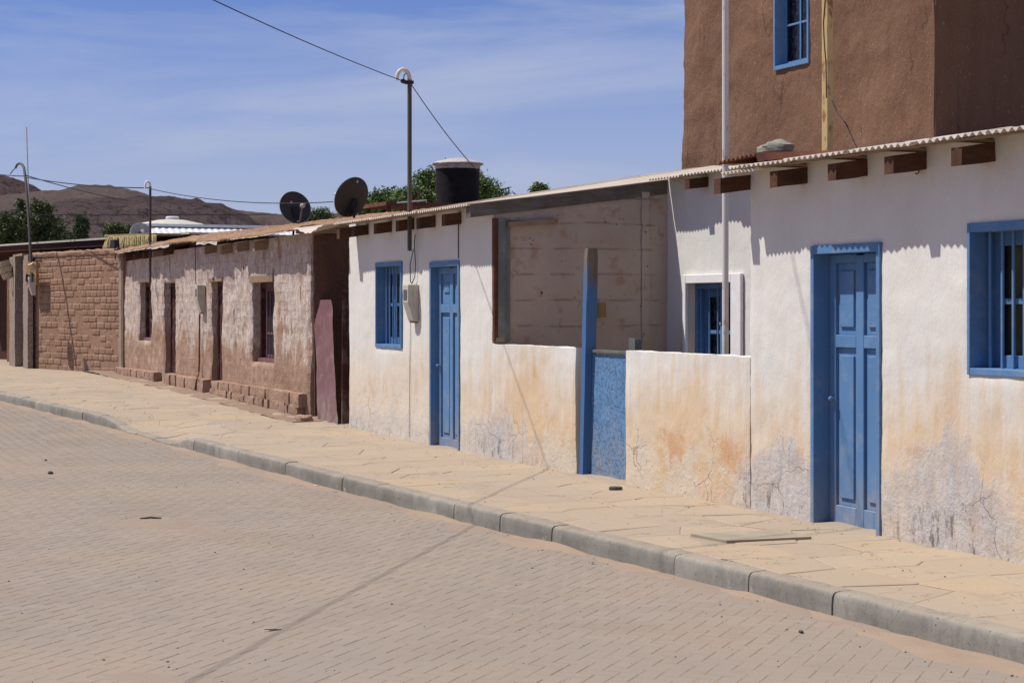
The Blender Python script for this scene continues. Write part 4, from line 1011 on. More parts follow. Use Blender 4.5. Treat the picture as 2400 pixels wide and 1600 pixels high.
# ------------------------------------------------------------------ adobe house
AX1, AX0 = XY(725), XY(291)
ah = thing('adobe_house', (AX0, 0, .1), 'long adobe house with peeling whitewash, two doorways and two small windows', 'house')
EZ = [(onY(x, y, -.25).x, onY(x, y, -.25).z) for x, y in [(274, 596), (308, 590), (341, 585), (396, 575), (430, 570), (509, 569), (526, 565), (602, 557), (682, 544), (740, 538)]]
def ez(X): return interp(X, EZ)
def op(a, b, t, bt): return (XY(a), XY(b), onY((a + b) / 2, bt, 0).z if bt else .02, onY((a + b) / 2, t, 0).z)
O1 = op(324, 355, 661, 799); O2 = op(383, 409.5, 662, 0); O3 = op(492, 520, 660, 0); O4 = op(589, 640, 661, 850)
def adobe_disp(u, v):
    c = (v + .02 * fbm(Vector((u * .8, v, 1)), 2)) % .135; g_ = -.008 * max(0, 1 - abs(c - .067) / .022) * (0.5 + .9 * noise.noise(Vector((u * 1.3, v * 5, 6))))
    return g_ + .009 * fbm(Vector((u * 3.5, v * 2.2, 8)), 4) + .005 * fbm(Vector((u * 11, v * 6, 3)), 2) - .02 * max(0, v - 2.4)
wall_mesh(YP, AX0, AX1, ZB, 2.75, [O1, O2, O3, O4], .045, .03, .42, vtop=lambda u: ez(u) - .0, disp=adobe_disp, edge=.02, round_=.03, seed=51).build('front_wall', M['adobe'], ah, True)
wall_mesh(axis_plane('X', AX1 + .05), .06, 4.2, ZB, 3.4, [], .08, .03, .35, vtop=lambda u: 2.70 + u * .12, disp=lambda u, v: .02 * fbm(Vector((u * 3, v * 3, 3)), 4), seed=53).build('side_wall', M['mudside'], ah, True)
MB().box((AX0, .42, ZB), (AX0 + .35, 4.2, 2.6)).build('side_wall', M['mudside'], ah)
MB().box((AX0, .52, ZB), (AX1 - .35, .56, 2.62)).build('room_dark_backing', M['dark'], ah)
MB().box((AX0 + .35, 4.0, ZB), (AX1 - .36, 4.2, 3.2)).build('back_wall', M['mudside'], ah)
# mud roof
def roofz(X, Y): return ez(X) + .03 + .135 * (Y + .25) - .11 * max(0, min(1, (X - AX1 + 1.2) / 1.0)) * min(1, Y + .25)
mr = MB(); US = frange(AX0 - .2, AX1 + .10, .06); VSs = frange(-.24, 3.6, .08)
grid(mr, US, VSs, lambda X, Y: (X + .03 * noise.noise(Vector((X * 3, Y * 3, 1))), Y + .03 * noise.noise(Vector((X * 5, Y, 4))), roofz(X, Y) + .035 * fbm(Vector((X * 3.5, Y * 3.5, 2)), 5) * min(1, (Y + .3) * 3) + .028 * fbm(Vector((X * 14, Y * 14, 5)), 3) + min(.07, (Y + .24) * .5)))
nu = len(US); b0 = [(x, -.22, roofz(x, -.24) - .015) for x in US]; f0 = mr.v[:nu]
mr.add([tuple(p) for p in f0] + b0, [(i, nu + i, nu + i + 1, i + 1) for i in range(nu - 1)])
e0 = [mr.v[j * nu + nu - 1] for j in range(len(VSs))]; ne = len(e0)
mr.add([tuple(p) for p in e0] + [(p.x - .02, p.y, roofz(AX1, p.y) - .06) for p in e0], [(i, i + 1, ne + i + 1, ne + i) for i in range(ne - 1)])
mr.build('roof', M['mudroof'], ah)
# straw poking out of the mud roof
sw = MB(); rs = random.Random(5)
for _ in range(1500):
    X = rs.uniform(AX0, AX1); Y = rs.choice([rs.uniform(-.27, -.2), rs.uniform(-.2, 3.2)]); a = rs.uniform(0, 6.28); l = rs.uniform(.04, .12); z = roofz(X, Y) + .05; dz = rs.uniform(-.01, .07) if Y > -.2 else rs.uniform(-.05, .01)
    if Y <= -.2: a = rs.uniform(-2.4, -.7); z -= .05
    d = Vector((math.cos(a) * l, math.sin(a) * l, dz)); p = Vector((X, Y, z)); q = Vector((-math.sin(a), math.cos(a), .3)) * .004
    sw.add([p, p + d, p + d + q, p + q], [(0, 1, 2, 3)])
tag(sw.build('roof_straw', M['goldwood'], ah), kind='stuff')
for k, (a, b) in enumerate([(302, 317.5), (324, 338), (342, 360), (364, 383), (390, 407), (485, 507), (528, 546), (561, 584), (604, 626)]):
    X = XY(b); rafter(ah, X, ez(X) - .012, .15 if k > 4 else .12, .11, .20, .3, mat='goldwood' if k in (3, 5, 6, 7, 8) else 'rafter', slope=.2)
def flash(x0, x1, Y=-.27, up=0.0, drop=.07, lab='metal_flashing'):
    mb = MB(); n = 16; vs = []
    for i in range(n + 1):
        X = lerp(x0, x1, i / n); z = ez(X) + .018 + up + .012 * noise.noise(Vector((X * 3, 5, 1)))
        vs += [(X, Y + .12, z + .03), (X, Y, z + .0), (X, Y - .012, z - drop * (0.6 + .5 * noise.noise(Vector((X * 2, 1, 1)))))]
    mb.add(vs, [(i * 3 + k, i * 3 + 3 + k, i * 3 + 4 + k, i * 3 + 1 + k) for i in range(n) for k in (0, 1)]); return mb.build(lab, M['zinc'], ah, True)
flash(onY(356, 575, -.27).x, onY(397, 570, -.27).x, drop=.08); flash(onY(461, 566, -.27).x, onY(509, 568, -.27).x, drop=.07); flash(onY(345, 580, -.27).x, onY(357, 580, -.27).x, drop=.03)
flash(onY(540, 566, -.27).x, onY(672, 545, -.27).x, drop=.015); flash(onY(276, 596, -.27).x, onY(340, 583, -.27).x, drop=.02)
# curled corrugated corner sheet
mb = MB(); vs = []; n = 24
for j in range(4):
    for i in range(n + 1):
        t = i / n; X = lerp(onY(690, 540, -.3).x, onY(758, 540, -.3).x + .1, t); Y = -.32 + .22 * j
        vs.append((X, Y, ez(X) + .035 - .085 * math.sin(t * math.pi) ** 2 * (1 - j / 3) + .008 * math.cos(i * 1.6) + .03 * j))
mb.add(vs, [(j * (n + 1) + i, j * (n + 1) + i + 1, (j + 1) * (n + 1) + i + 1, (j + 1) * (n + 1) + i) for j in range(3) for i in range(n)]); mb.build('roof_sheet', M['zinc'], ah, True)
# openings
MB().box((O4[0] - .03, -.028, O4[3] - .0), (O4[1] + .06, .2, O4[3] + .10), .004).build('lintel', M['goldwood'], ah)
MB().box((O3[0] - .03, -.024, O3[3] - .0), (O3[1] + .05, .2, O3[3] + .055), .004).build('lintel', M['goldwood'], ah)
def mwindow(O, nb):
    x0, x1, z0, z1 = O; y = .15
    wv = framebox(x0 + .01, x1 - .01, z0 + .0, z1, y, y + .10, .07, .07, .09).build('window', M['maroondark'], ah)
    MB().box((x0 + .02, y - .05, z0 - .01), (x1 - .02, y + .1, z0 + .065)).build('sill', M['maroon'], wv)
    for k in range(nb): xb = lerp(x0 + .08, x1 - .08, (k + 1) / (nb + 1)); MB().tube([(xb, y + .04, z0 + .06), (xb, y + .04, z1 - .08)], .010, 6).build('bar', M['maroon'], wv)
    s = framebox(x0 + .08, x1 - .08, z0 + .07, z1 - .09, y + .07, y + .10, .05); s.box((x0 + .13, y + .071, (z0 + z1) / 2 - .2), (x1 - .13, y + .10, (z0 + z1) / 2 - .16)); s.box(((x0 + x1) / 2 - .04, y + .069, z0 + .12), ((x0 + x1) / 2 + .04, y + .1, z1 - .14)); s.build('sash', M['maroon'], wv)
    MB().box((x0 + .08, y + .085, z0 + .08), (x1 - .08, y + .088, z1 - .1)).build('pane', M['glass'], wv)
def mdoor(O):
    x0, x1, z0, z1 = O; y = .14; fr = framebox(x0, x1, z0, z1, y, y + .12, .07, 0, .08).build('door_frame', M['maroondark'], ah)
    n = 5; d = MB(); d.box((x0 + .07, y + .04, z0), (x1 - .07, y + .06, z1 - .08)); dd = d.build('door', M['maroondark'], ah)
    for k in range(n):
        a = lerp(x0 + .075, x1 - .075, k / n); b = lerp(x0 + .075, x1 - .075, (k + 1) / n) - .012; MB().box((a, y + .02, z0 + .02), (b, y + .045, z1 - .09)).build('plank', M['maroondark'], dd)
    MB().box((x0 - .02, -.17, ZB), (x1 + .02, .3, z0 + .02)).build('doorstep', M['coverplate'], ah)
mwindow(O1, 3); mwindow(O4, 5); mdoor(O2); mdoor(O3)
MB().lathe((XY(504) , -.03, O3[3] + .05), [(0, -.02), (.02, -.02), (.03, .015), (0, .02)], 8, Vector((0, -1, 0))).build('lamp_fitting', M['cablegrey'], ah)
# plinth of rough stones, broken at the doorways
for (a, b) in ((284, 378), (398, 494), (510, 723)):
    x = XY(a); xe = XY(b)
    while x < xe - .1:
        ht = interp(x, [(AX0, .17), (-32, .24), (AX1, .36)]); rows = 2 if ht > .26 else 1
        for r_ in range(rows):
            L_ = random.uniform(.20, .34); hh = ht / rows
            L_ = min(L_, xe - x)
            zc = zf(x) - .03 + hh * (r_ + .5); dp = random.uniform(.20, .27) - .03 * r_
            o = lump((x + L_ / 2, -.02, zc), (L_ * 1.10, dp * 1.05, hh * 1.20), 3, .15, random.random() * 50, .14).build('plinth_stone', M['plinth'], ah, True)
        x += L_ * .96
mt2, top2, bot2 = service_mast(352, 437, 662, 'thin dark service mast with a small white hook on the adobe house', r=.021)
arc = [Vector((top2.x, -.12, top2.z - .05)), Vector((top2.x, -.12, top2.z))] + [Vector((top2.x, -.12 - .05 * (1 - math.cos(a)), top2.z + .10 * math.sin(a))) for a in [math.pi * k / 8 for k in range(1, 9)]] + [Vector((top2.x, -.22, top2.z - .05))]
MB().tube(arc, .022, 8).build('hook', M['white_trim'], mt2, True)
meter(468, 668, 733, 'cream meter box beside a doorway of the adobe house')
cbl = MB(); cbl.tube([onY(458, 568, -.02), onY(458, 640, -.05), onY(459, 664, -.06), onY(466, 672, -.1)], .007, 5); tag(cbl.build('service_cable', M['cable']), 'black cable down the adobe front to its meter box', 'cable')
cbl = MB(); cbl.tube([onY(468, 736, -.05), onY(467, 850, -.06), onY(466, 872, -.07), onY(461, 890, -.17), onY(457, 914, -.19)], .018, 6); tag(cbl.build('conduit', M['rust']), 'rusty conduit running from the adobe meter box to the ground', 'pipe')

# maroon sheets standing in the gap between the houses
pA, pB = onY(741, 986, -.02), onY(792, 994, -.02)
ms = thing('maroon_sheet', (pA.x, 0, 0), 'tall dented maroon sheet metal panel standing in the alley', 'panel', 'maroon panels in the alley')
mb = MB(); n = 18; m_ = 10; vs = []
tl, tr = onY(739, 703, .12), onY(776, 702, .12); bl, br = onY(748, 986, .0), onY(791, 995, .0)
for j in range(n + 1):
    for i in range(m_ + 1):
        p = bl.lerp(br, i / m_).lerp(tl.lerp(tr, i / m_), j / n); vs.append((p.x, p.y + .022 * fbm(Vector((p.x * 3, p.z * 3, 1)), 3) - .02 * math.cos(i * 1.1), p.z))
mb.add(vs, [(j * (m_ + 1) + i, j * (m_ + 1) + i + 1, (j + 1) * (m_ + 1) + i + 1, (j + 1) * (m_ + 1) + i) for j in range(n) for i in range(m_)]); mb.build('sheet', M['maroon'], ms, True)
for k, (xa, ya_, yb_, zt, lab) in enumerate(((tl.x - .12, .10, .32, 1.78, 'narrow maroon panel edge left of the dented sheet in the alley'), (br.x + .04, .05, .50, 1.92, 'maroon panel with shade in its colour, turned edgewise right of the dented sheet'))):
    t = thing('maroon_sheet', (xa, ya_, 0), lab, 'panel', 'maroon panels in the alley'); MB().box((xa, ya_, 0.0), (xa + .03, yb_, zt), .012).build('sheet', M['maroondark'], t)  # darker maroon than the front sheet: side shade put into the colour
# fence closing the alley at the back
al = thing('alley_wall', (-24.4, 3.0, 0), 'shade-toned mud wall closing the alley between the adobe and white houses', 'wall'); MB().box((AX1 + .02, 3.0, ZB), (WX0 - .02, 3.2, 2.5)).build('wall', M['mudside'], al)
# rubble at the alley corner
p = onG(712, 985, .0); tag(lump((p.x, p.y, zf(p.x) + .03), (.30, .2, .10), 3, .2, 3).build('brick', M['plinth'], None, True), 'broken adobe brick lying at the corner of the adobe plinth', 'brick')
# ------------------------------------------------------------------ brick perimeter wall at the far end
Pa = Vector((XY(290), .02, 0)); u_ = Vector((-4.47, -1.28, 0)).normalized(); nrm = Vector((u_.y, -u_.x, 0)); nrm = -nrm if nrm.y > 0 else nrm
def onBW(x, y):
    d = ray(x, y); t = (Pa - CAM).dot(nrm) / d.dot(nrm); return CAM + d * t
Pe = onBW(70, 720); LW = (Pe - Pa).dot(u_)
bwz1, bwz0 = onBW(281, 586).z, zf(-40) - .05
bw = thing('brick_wall', (Pa.x, Pa.y, .1), 'brown adobe brick wall with worn courses left of the adobe house', 'wall')
def bwp(s, w_, z): return Pa + u_ * s + nrm * w_ + Vector((0, 0, z))
mb = MB(); mb.rot_box(bwp(LW / 2, -.1335, (bwz0 + bwz1) / 2 - .15), u_, nrm, Vector((0, 0, 1)), (LW / 2, .135, (bwz1 - bwz0) / 2 + .13)); mb.build('wall_core', M['mudwall'], bw)
CH = (bwz1 - bwz0 - .06) / 19; lum = [lump((0, 0, 0), (1, 1, 1), 4, .045, k * 3.1, .03) for k in range(6)]
bm_ = []
for L_ in (.38, .31, .24):
    for k, l in enumerate(lum[:6]):
        me = bpy.data.meshes.new('brick'); me.from_pydata([u_ * (p.x * L_) + nrm * (p.y * .06) + Vector((0, 0, p.z * CH * 1.0)) for p in l.v], [], l.f); me.materials.append(M['mudwall']); me.polygons.foreach_set('use_smooth', [True] * len(me.polygons)); bm_.append((L_, me))
for r_ in range(19):
    s = -.18 * (r_ % 2) + random.uniform(0, .08); z = bwz0 + .03 + CH * (r_ + .5)
    while s < LW - .1:
        L_, me = random.choice(bm_)
        if s + L_ > .05: place('brick', me, bwp(max(s, -.02) + L_ / 2, random.uniform(-.030, -.0235), z + random.uniform(-.006, .006)), bw)
        s += L_ + .001
mb = MB(); n = 60
for k in range(n):
    pass
vs = []
for j, (w_, dz) in enumerate(((.02, -.05), (.03, .02), (.0, .05), (-.14, .07), (-.27, .04))):
    for k in range(n + 1): vs.append(bwp(LW * k / n, w_ + .015 * noise.noise(Vector((k * .5, j, 3))), bwz1 - .02 + dz + .03 * fbm(Vector((k * .35, j * .4, 2)), 4)))
mb.add(vs, [(j * (n + 1) + k, j * (n + 1) + k + 1, (j + 1) * (n + 1) + k + 1, (j + 1) * (n + 1) + k) for j in range(4) for k in range(n)]); mb.build('mud_coping', M['mudwall'], bw, True)
# pebbledashed piers
def pier(xa, xb, Yp, ztop_px, dpt, label, z0=ZB):
    a, b = onY(xa, 720, Yp).x, onY(xb, 720, Yp).x; zt = onY((xa + xb) / 2, ztop_px, Yp).z; t = thing('pier', (a, Yp, 0), label, 'pier', 'pebbledashed piers of the brick wall')
    wall_mesh(axis_plane('Y', Yp), a, b, z0, zt, [], .06, .012, dpt, seed=a).build('shaft', M['pebble'], t); return a, b, zt
pier(265, 284, -.06, 605, .2, 'pebbledashed pier where the brick wall meets the adobe house')
wst = onY(287.5, 720, -.03); tag(MB().box((wst.x - .10, -.05, ZB), (wst.x + .08, .0, onY(288, 602, 0).z)).build('timber_post', M['goldwood']), 'thin raw timber post between the pier and the adobe house', 'post')
YG = Pe.y - .1
pier(54, 65, YG, 598, .12, 'pebbledashed pier beside the service mast at the gateway')
a_, b_, z_ = pier(22, 35, YG - .10, 602, .55, 'leftmost pebbledashed pier of the wooden gateway')
tag(MB().box((a_ + .3, YG - .05, z_ + .0), (onY(56, 700, YG).x, YG + .25, z_ + .05), .008).build('gate_lintel', M['goldwood']), 'short timber plank resting on the two gateway piers', 'plank')
gx1 = a_ - .01; gd = thing('wooden_gate', (gx1 - 2, YG + .3, .1), 'brown vertical board gate in deep shade at the left edge', 'gate')
for k in range(22):
    x = gx1 - .16 * k; MB().box((x - .155, YG + .30, .1), (x, YG + .33, 2.75)).build('board', M['gate'], gd)
MB().box((gx1 - 3.5, YG + .331, .5), (gx1, YG + .36, .6)).build('ledge', M['gate'], gd)
# door recess wall between the piers
rw = thing('gateway_wall', (a_, YG, 0), 'dark recess wall between the two gateway piers', 'wall'); MB().box((a_ + .34, YG + .26, ZB), (onY(56, 700, YG).x + .02, YG + .36, z_)).build('wall', M['maroonwall'], rw)
# basket lamp on the pier
bc = onY(14, 633, YG - .25); bk = thing('basket_lamp', tuple(bc), 'tilted woven cane basket lampshade hanging at the gateway', 'lamp')
axb = (Vector((0, 0, 1)) * .92 + Vector((ST, CT, 0)) * -.30).normalized()
MB().lathe(bc, [(.13, -.22), (.155, -.08), (.165, .08), (.15, .22), (.14, .22), (.155, .08), (.145, -.08), (.12, -.22)], 22, axb).build('shade', M['basket'], bk, True)
MB().lathe(bc, [(.166, .075), (.170, .08), (.166, .09)], 22, axb).build('hoop', M['rust'], bk); MB().lathe(bc, [(.157, -.085), (.161, -.08), (.157, -.07)], 22, axb).build('hoop', M['rust'], bk)
# mast, meter, lantern and sign board by the gateway
Ym = YG - .12
m3 = thing('service_mast', tuple(onY(68, 640, Ym)), 'dark swan necked service mast rising from the meter by the gateway', 'mast')
MB().tube([onY(75, 660, Ym), onY(72, 600, Ym), onY(69, 540, Ym), onY(65, 480, Ym), onY(61, 430, Ym), onY(58, 405, Ym), onY(56, 393, Ym), onY(52, 386, Ym), onY(46, 383, Ym), onY(40, 386, Ym), onY(37, 393, Ym)], .036, 8, .028).build('shaft', M['poledark'], m3, True)
MB().tube([onY(37, 393, Ym), onY(30, 400, Ym), onY(24, 408, Ym)], .012, 5).build('lead', M['cable'], m3, True)
an = onY(68, 560, Ym + .4); t = thing('antenna_mast', tuple(onY(72, 600, Ym + .4)), 'very thin tall pale antenna mast at the far left', 'mast'); MB().tube([onY(72, 600, Ym + .4), onY(66, 430, Ym + .4), onY(62, 298, Ym + .4)], .022, 6, .014).build('shaft', M['lnb'], t, True)
meter(74, 649, 692, 'cream meter box below the swan necked mast near the gateway', Y0=YG - .02, s=1.0)
lb = onY(76, 626, Ym - .05); t = thing('wall_lantern', tuple(lb), 'small round cane lantern fixed to the mast above the far meter box', 'lamp'); MB().lathe(lb, [(.02, .10), (.07, .09), (.085, -.01), (.08, -.10), (.06, -.09), (.07, 0), (.02, .08)], 14, Vector((.2, -.5, .85)).normalized()).build('shade', M['basket'], t, True)
sb = thing('sign_board', tuple(onY(97, 640, YG + .1)), 'small raw plywood board with black lettering beside the meter', 'sign')
c0, c1 = onBW(84, 614), onBW(108, 669); cz = (c0 + c1) / 2
hx = abs((c1 - c0).dot(u_)) / 2; MB().rot_box(cz + nrm * .22, u_, nrm, Vector((0, 0, 1)), (hx, .03, abs(c0.z - c1.z) / 2)).build('board', M['board'], sb)
sc = MB(); pr = None
for k in range(26):
    q = lerp(-.75, .8, k / 25) * hx * -1; zz = cz.z - .12 + (.11 if k % 2 else -.10) * (0.6 + .4 * math.sin(k * 1.7)); pt_ = cz + nrm * .275 + u_ * q; pt_ = Vector((pt_.x, pt_.y, zz))
    if pr is not None: sc.tube([pr, pt_], .016, 5)
    pr = pt_
sc.build('lettering', M['cable'], sb)

# dark-roofed building behind the brick wall, thatch porch
Pb = Pa + nrm * -2.2
def onPl(x, y, o):
    d = ray(x, y); t = (Pa + nrm * o - CAM).dot(nrm) / d.dot(nrm); return CAM + d * t
lA, lB = onPl(-120, 581, -1.4), onPl(443, 544, -1.4)
db_ = thing('flat_roof_house', tuple(lB), 'low dark maroon building with a pale flat roof edge behind the brick wall', 'building')
dirr = (lB - lA); Ls = dirr.length; dd_ = dirr.normalized(); up = dd_.cross(nrm); up = up if up.z > 0 else -up
mb = MB(); mb.rot_box((lA + lB) / 2 - nrm * 2.0 - up * .02, dd_, nrm, up, (Ls / 2, 2.0, .022)); mb.build('roof', M['slabtop'], db_)
mb = MB(); mb.rot_box((lA + lB) / 2 - nrm * 2.0 - up * .12, dd_, nrm, up, (Ls / 2 - .05, 1.95, .075)); mb.build('soffit', M['maroonwall'], db_)
wa, wb = onPl(-120, 600, -2.6), onPl(250, 575, -2.6); wc = (wa + wb) / 2
mb = MB(); du = Vector((dd_.x, dd_.y, 0)).normalized(); mb.rot_box((wc.x, wc.y, 1.45), du, nrm, Vector((0, 0, 1)), ((wb - wa).length / 2, .12, 1.75)); mb.build('wall', M['maroonwall'], db_)
th_ = thing('thatch_porch', tuple(onPl(300, 570, -.6)), 'shaggy fringe of yellow straw thatch over the end of the brick wall', 'thatch')
mb = MB(); rs = random.Random(9)
for k in range(900):
    px = rs.uniform(256, 366); o = -.75 + rs.uniform(-.15, .15); y0 = lerp(553, 549, (px - 256) / 110) + rs.uniform(0, 2); clump = .5 + .5 * math.sin(px * .9) * math.sin(px * .37)
    y1 = lerp(583, 574, (px - 256) / 110) - rs.uniform(0, 16) * (1 - clump); a = onPl(px, y0, o); b = onPl(px + rs.uniform(-3, 3) - (266 - px if px < 266 else 0) * 1.2, y1, o + .10)
    w_ = u_ * rs.uniform(.008, .02); mb.add([a - w_, a + w_, b + w_ * .5, b - w_ * .5], [(0, 1, 2, 3)])
for k in range(160):
    a = onPl(rs.uniform(258, 270), rs.uniform(551, 556), -.7); b = onPl(rs.uniform(240, 252), rs.uniform(580, 588), -.5); c = (a + b) / 2 + Vector((0, 0, .08)); w_ = u_ * .012; mb.add([a, a + w_, c + w_, c], [(0, 1, 2, 3)]); mb.add([c, c + w_, b + w_, b], [(0, 1, 2, 3)])
mb.build('straw_fringe', M['thatch'], th_)
a, b = onPl(254, 553, -.8), onPl(368, 549, -.8); mb = MB(); mb.rot_box((a + b) / 2 - nrm * .5, (b - a).normalized(), nrm, Vector((0, 0, 1)), ((b - a).length / 2, .6, .025)); mb.build('thatch_deck', M['thatch'], th_)
fl = onPl(269, 571, .1); t = thing('floodlight', tuple(fl), 'small dark floodlight standing on the brick wall under the thatch', 'lamp'); MB().rot_box(fl, u_, nrm, Vector((0, 0, 1)), (.10, .06, .08)).build('housing', M['cable'], t); MB().tube([fl, fl + Vector((.05, 0, -.35))], .015, 5).build('bracket', M['cable'], t)

# ------------------------------------------------------------------ white sheet-roofed house, dishes, tank
rg0, rg1 = atd(352, 528, 52), atd(352, 528, 52) + Vector((-.3, 12, 0))
wr = thing('white_roof_house', (rg0.x, rg0.y, 0), 'house with a bright white ribbed metal roof and a round roof vent', 'building')
RXr = onX(500, 528, rg0.x); zr = atd(500, 527, 52).z
mb = MB(); y0 = rg0.y - .3; y1 = y0 + 15; vs = []; ribs = int((y1 - y0) / .19) * 4
XR = rg0.x
for i in range(ribs + 1):
    Y = lerp(y0, y1, i / ribs); hgt = .05 if i % 4 in (1, 2) else 0.0
    vs += [(XR, Y, zr - .04 + hgt * .3), (XR + 2.6, Y, zr - .95 + hgt)]
mb.add(vs, [(2 * i, 2 * i + 1, 2 * i + 3, 2 * i + 2) for i in range(ribs)]); mb.build('roof', M['whiteroof'], wr)
mb = MB(); mb.add([(XR, y0, zr - .04), (XR, y1, zr - .04), (XR - 3, y1, zr - 1), (XR - 3, y0, zr - 1)], [(0, 1, 2, 3)]); mb.build('roof', M['whiteroof'], wr)
MB().box((XR - .12, y0, zr - .05), (XR + .16, y1, zr + .03)).build('ridge_cap', M['whiteroof'], wr)
MB().box((XR - 2.8, y0 + .1, ZB), (XR + 2.5, y1, zr - 1.0)).build('wall', M['white_trim'], wr)
hc = atd(402, 524, 53.5); mb = MB(); mb.lathe((hc.x, hc.y, zr - .35), [(1.25, 0), (1.2, .3), (.9, .46), (.4, .56), (0, .58)], 24); mb.build('dome', M['slabtop'], wr, True)
vc = atd(404, 520, 53.5); mb = MB().lathe((vc.x, vc.y, vc.z - .08), [(.10, -.1), (.11, .05), (.18, .06), (.20, .10), (.20, .22), (.17, .24), (0, .24)], 16); mb.build('roof_vent', M['whiteroof'], wr, True)

CR, CF, CU = Vector((ST, CT, 0)), Vector((-CT, ST, 0)), Vector((0, 0, 1))
def dish(px, py, d, rad, n_cam, label, mat='dish', arm=None, arm_up=False, lnb_front=True, foot=None):
    c = atd(px, py, d); ax = (CR * n_cam[0] + CU * n_cam[1] - CF * n_cam[2]).normalized()
    t = thing('satellite_dish', tuple(c + Vector((0, 0, -rad))), label, 'satellite dish', 'satellite dishes on the roofs')
    prof = [(rad * k / 10, -.16 * rad * (1 - (k / 10) ** 2)) for k in range(11)] + [(rad * 1.0, -.012), (rad * .98, -.02)] + [(rad * k / 10, -.16 * rad * (1 - (k / 10) ** 2) - .015) for k in range(9, -1, -1)]
    MB().lathe(c, prof, 40, ax).build('reflector', M[mat], t, True)
    MB().lathe(c, [(rad * .99, -.012), (rad * 1.015, -.004), (rad * .99, .004)], 40, ax).build('rim', M['dishgrey'], t, True)
    dn = (-CU - ax * (-CU).dot(ax)).normalized(); low = c + dn * rad * .85
    lnb = c + ax * rad * 1.05 + dn * rad * .25
    MB().rot_box(c - ax * rad * .22 + dn * rad * .35, ax, dn, ax.cross(dn), (.05, .12, .05)).build('mount', M['cable'], t)
    MB().tube([low - ax * .05, low + ax * rad * .35 + dn * .05, lnb - ax * .05 + dn * .03], .017, 6).build('arm', M['cablegrey'], t)
    l_ = MB().lathe(lnb, [(0, -.06), (.025, -.055), (.028, .0), (.045, .01), (.045, .05), (0, .055)], 12, -ax); l_.build('receiver', M['lnb'], t, True)
    f_ = foot if foot is not None else c.z - rad * 1.35
    base = c - ax * rad * .3; MB().tube([base + dn * rad * .3, (base.x, base.y, f_)], .022, 8).build('post', M['cable'], t)
    s_ = c + ax * (-.03 - .12 * rad if n_cam[2] > 0 else 0); 
    return t, c, ax, dn
t, c, ax, dn = dish(692, 486, 33, .315, (.50, .30, .80), 'dark satellite dish on the mud roof, nearer the hills', foot=2.9)
q = c - ax * .035 + (CR * -.06 + CU * .10); st_ = MB(); st_.rot_box(q - ax * (.0), CR, CU, ax, (.02, .025, .004)); st_.build('sticker', M['sticker'], t)
t, c, ax, dn = dish(823, 462, 30, .350, (-.66, .36, -.66), 'larger dark satellite dish tilted left at the end of the white house roof', foot=2.85)
q = c + dn * -.29 - ax * .06; MB().rot_box(q, CR, CU, ax, (.012, .018, .006)).build('sticker', M['sticker'], t)
dish(330, 545, 46, .27, (.35, .35, .87), 'grey satellite dish half hidden behind the thatch at far left', 'dishgrey', foot=2.8)

tc_ = atd(1073, 425, 40); rT = (1126 - 1022) / 2 * 40 / F
zt0, zt1 = atd(1073, 478, 40).z, atd(1073, 397, 40).z; zl = atd(1073, 373, 40).z
tk = thing('water_tank', (tc_.x, tc_.y, zt0), 'black plastic water tank with a pale battered lid above the white roof', 'water tank')
mb = MB(); n = 36; vs = []; hs = 14
for j in range(hs + 1):
    for k in range(n):
        a = 2 * math.pi * k / n; z = lerp(zt0, zt1 + .03, j / hs); r_ = rT * (.965 + .035 * j / hs) * (1 + .018 * fbm(Vector((math.cos(a) * 2, math.sin(a) * 2, z * 3)), 3)); vs.append((tc_.x + r_ * math.cos(a), tc_.y + r_ * math.sin(a), z))
mb.add(vs, [(j * n + k, j * n + (k + 1) % n, (j + 1) * n + (k + 1) % n, (j + 1) * n + k) for j in range(hs) for k in range(n)] + [tuple(range(n))[::-1]]); mb.build('drum', M['tank'], tk, True)
mb = MB().lathe((tc_.x, tc_.y, zt1), [(rT * .99, -.0), (rT * 1.015, .0), (rT * 1.02, .085), (rT * .99, .09)], 40); mb.build('collar', M['tanklid'], tk, True)
mb = MB(); n = 40; vs = []
PR = [(rT * 1.0, .075), (rT * 1.15, .10), (rT * 1.16, .125), (rT * 1.0, .165), (rT * .6, .215), (rT * .25, .245), (0.001, .25)]
for j, (r_, h) in enumerate(PR):
    for k in range(n): a = 2 * math.pi * k / n; q = 1 + .03 * noise.noise(Vector((math.cos(a) * 2, math.sin(a) * 2, j * .5))); vs.append((tc_.x + r_ * q * math.cos(a), tc_.y + r_ * q * math.sin(a), zt1 + h + .012 * noise.noise(Vector((math.cos(a) * 3 * r_, math.sin(a) * 3 * r_, 5)))))
mb.add(vs, [(j * n + k, j * n + (k + 1) % n, (j + 1) * n + (k + 1) % n, (j + 1) * n + k) for j in range(len(PR) - 1) for k in range(n)]); mb.build('lid', M['tanklid'], tk)
sf = thing('tank_stand', (tc_.x, tc_.y, 0), 'rusty steel stand under the black water tank', 'stand')
pl = atd(985, 484, 40); mb = MB(); mb.box((tc_.x - 1.0, tc_.y - 1.9, zt0 - .10), (tc_.x + .6, tc_.y + .7, zt0 - .02)); mb.build('platform', M['rust'], sf)
for (dx, dy) in ((-.9, -1.8), (.5, -1.8), (-.9, .6), (.5, .6)): MB().box((tc_.x + dx - .04, tc_.y + dy - .04, ZB), (tc_.x + dx + .04, tc_.y + dy + .04, zt0 - .1)).build('leg', M['rust'], sf)
for px, py in ((967, 455), (981, 448)):
    q = atd(px, py, 38.5); MB().tube([(q.x, q.y, 2.9), (q.x, q.y, q.z)], .02, 6).build('upright', M['rust'], sf)
q1, q2 = atd(930, 476, 38), atd(1000, 470, 38); MB().tube([q1, q2], .018, 6).build('rail', M['lnb'], sf)

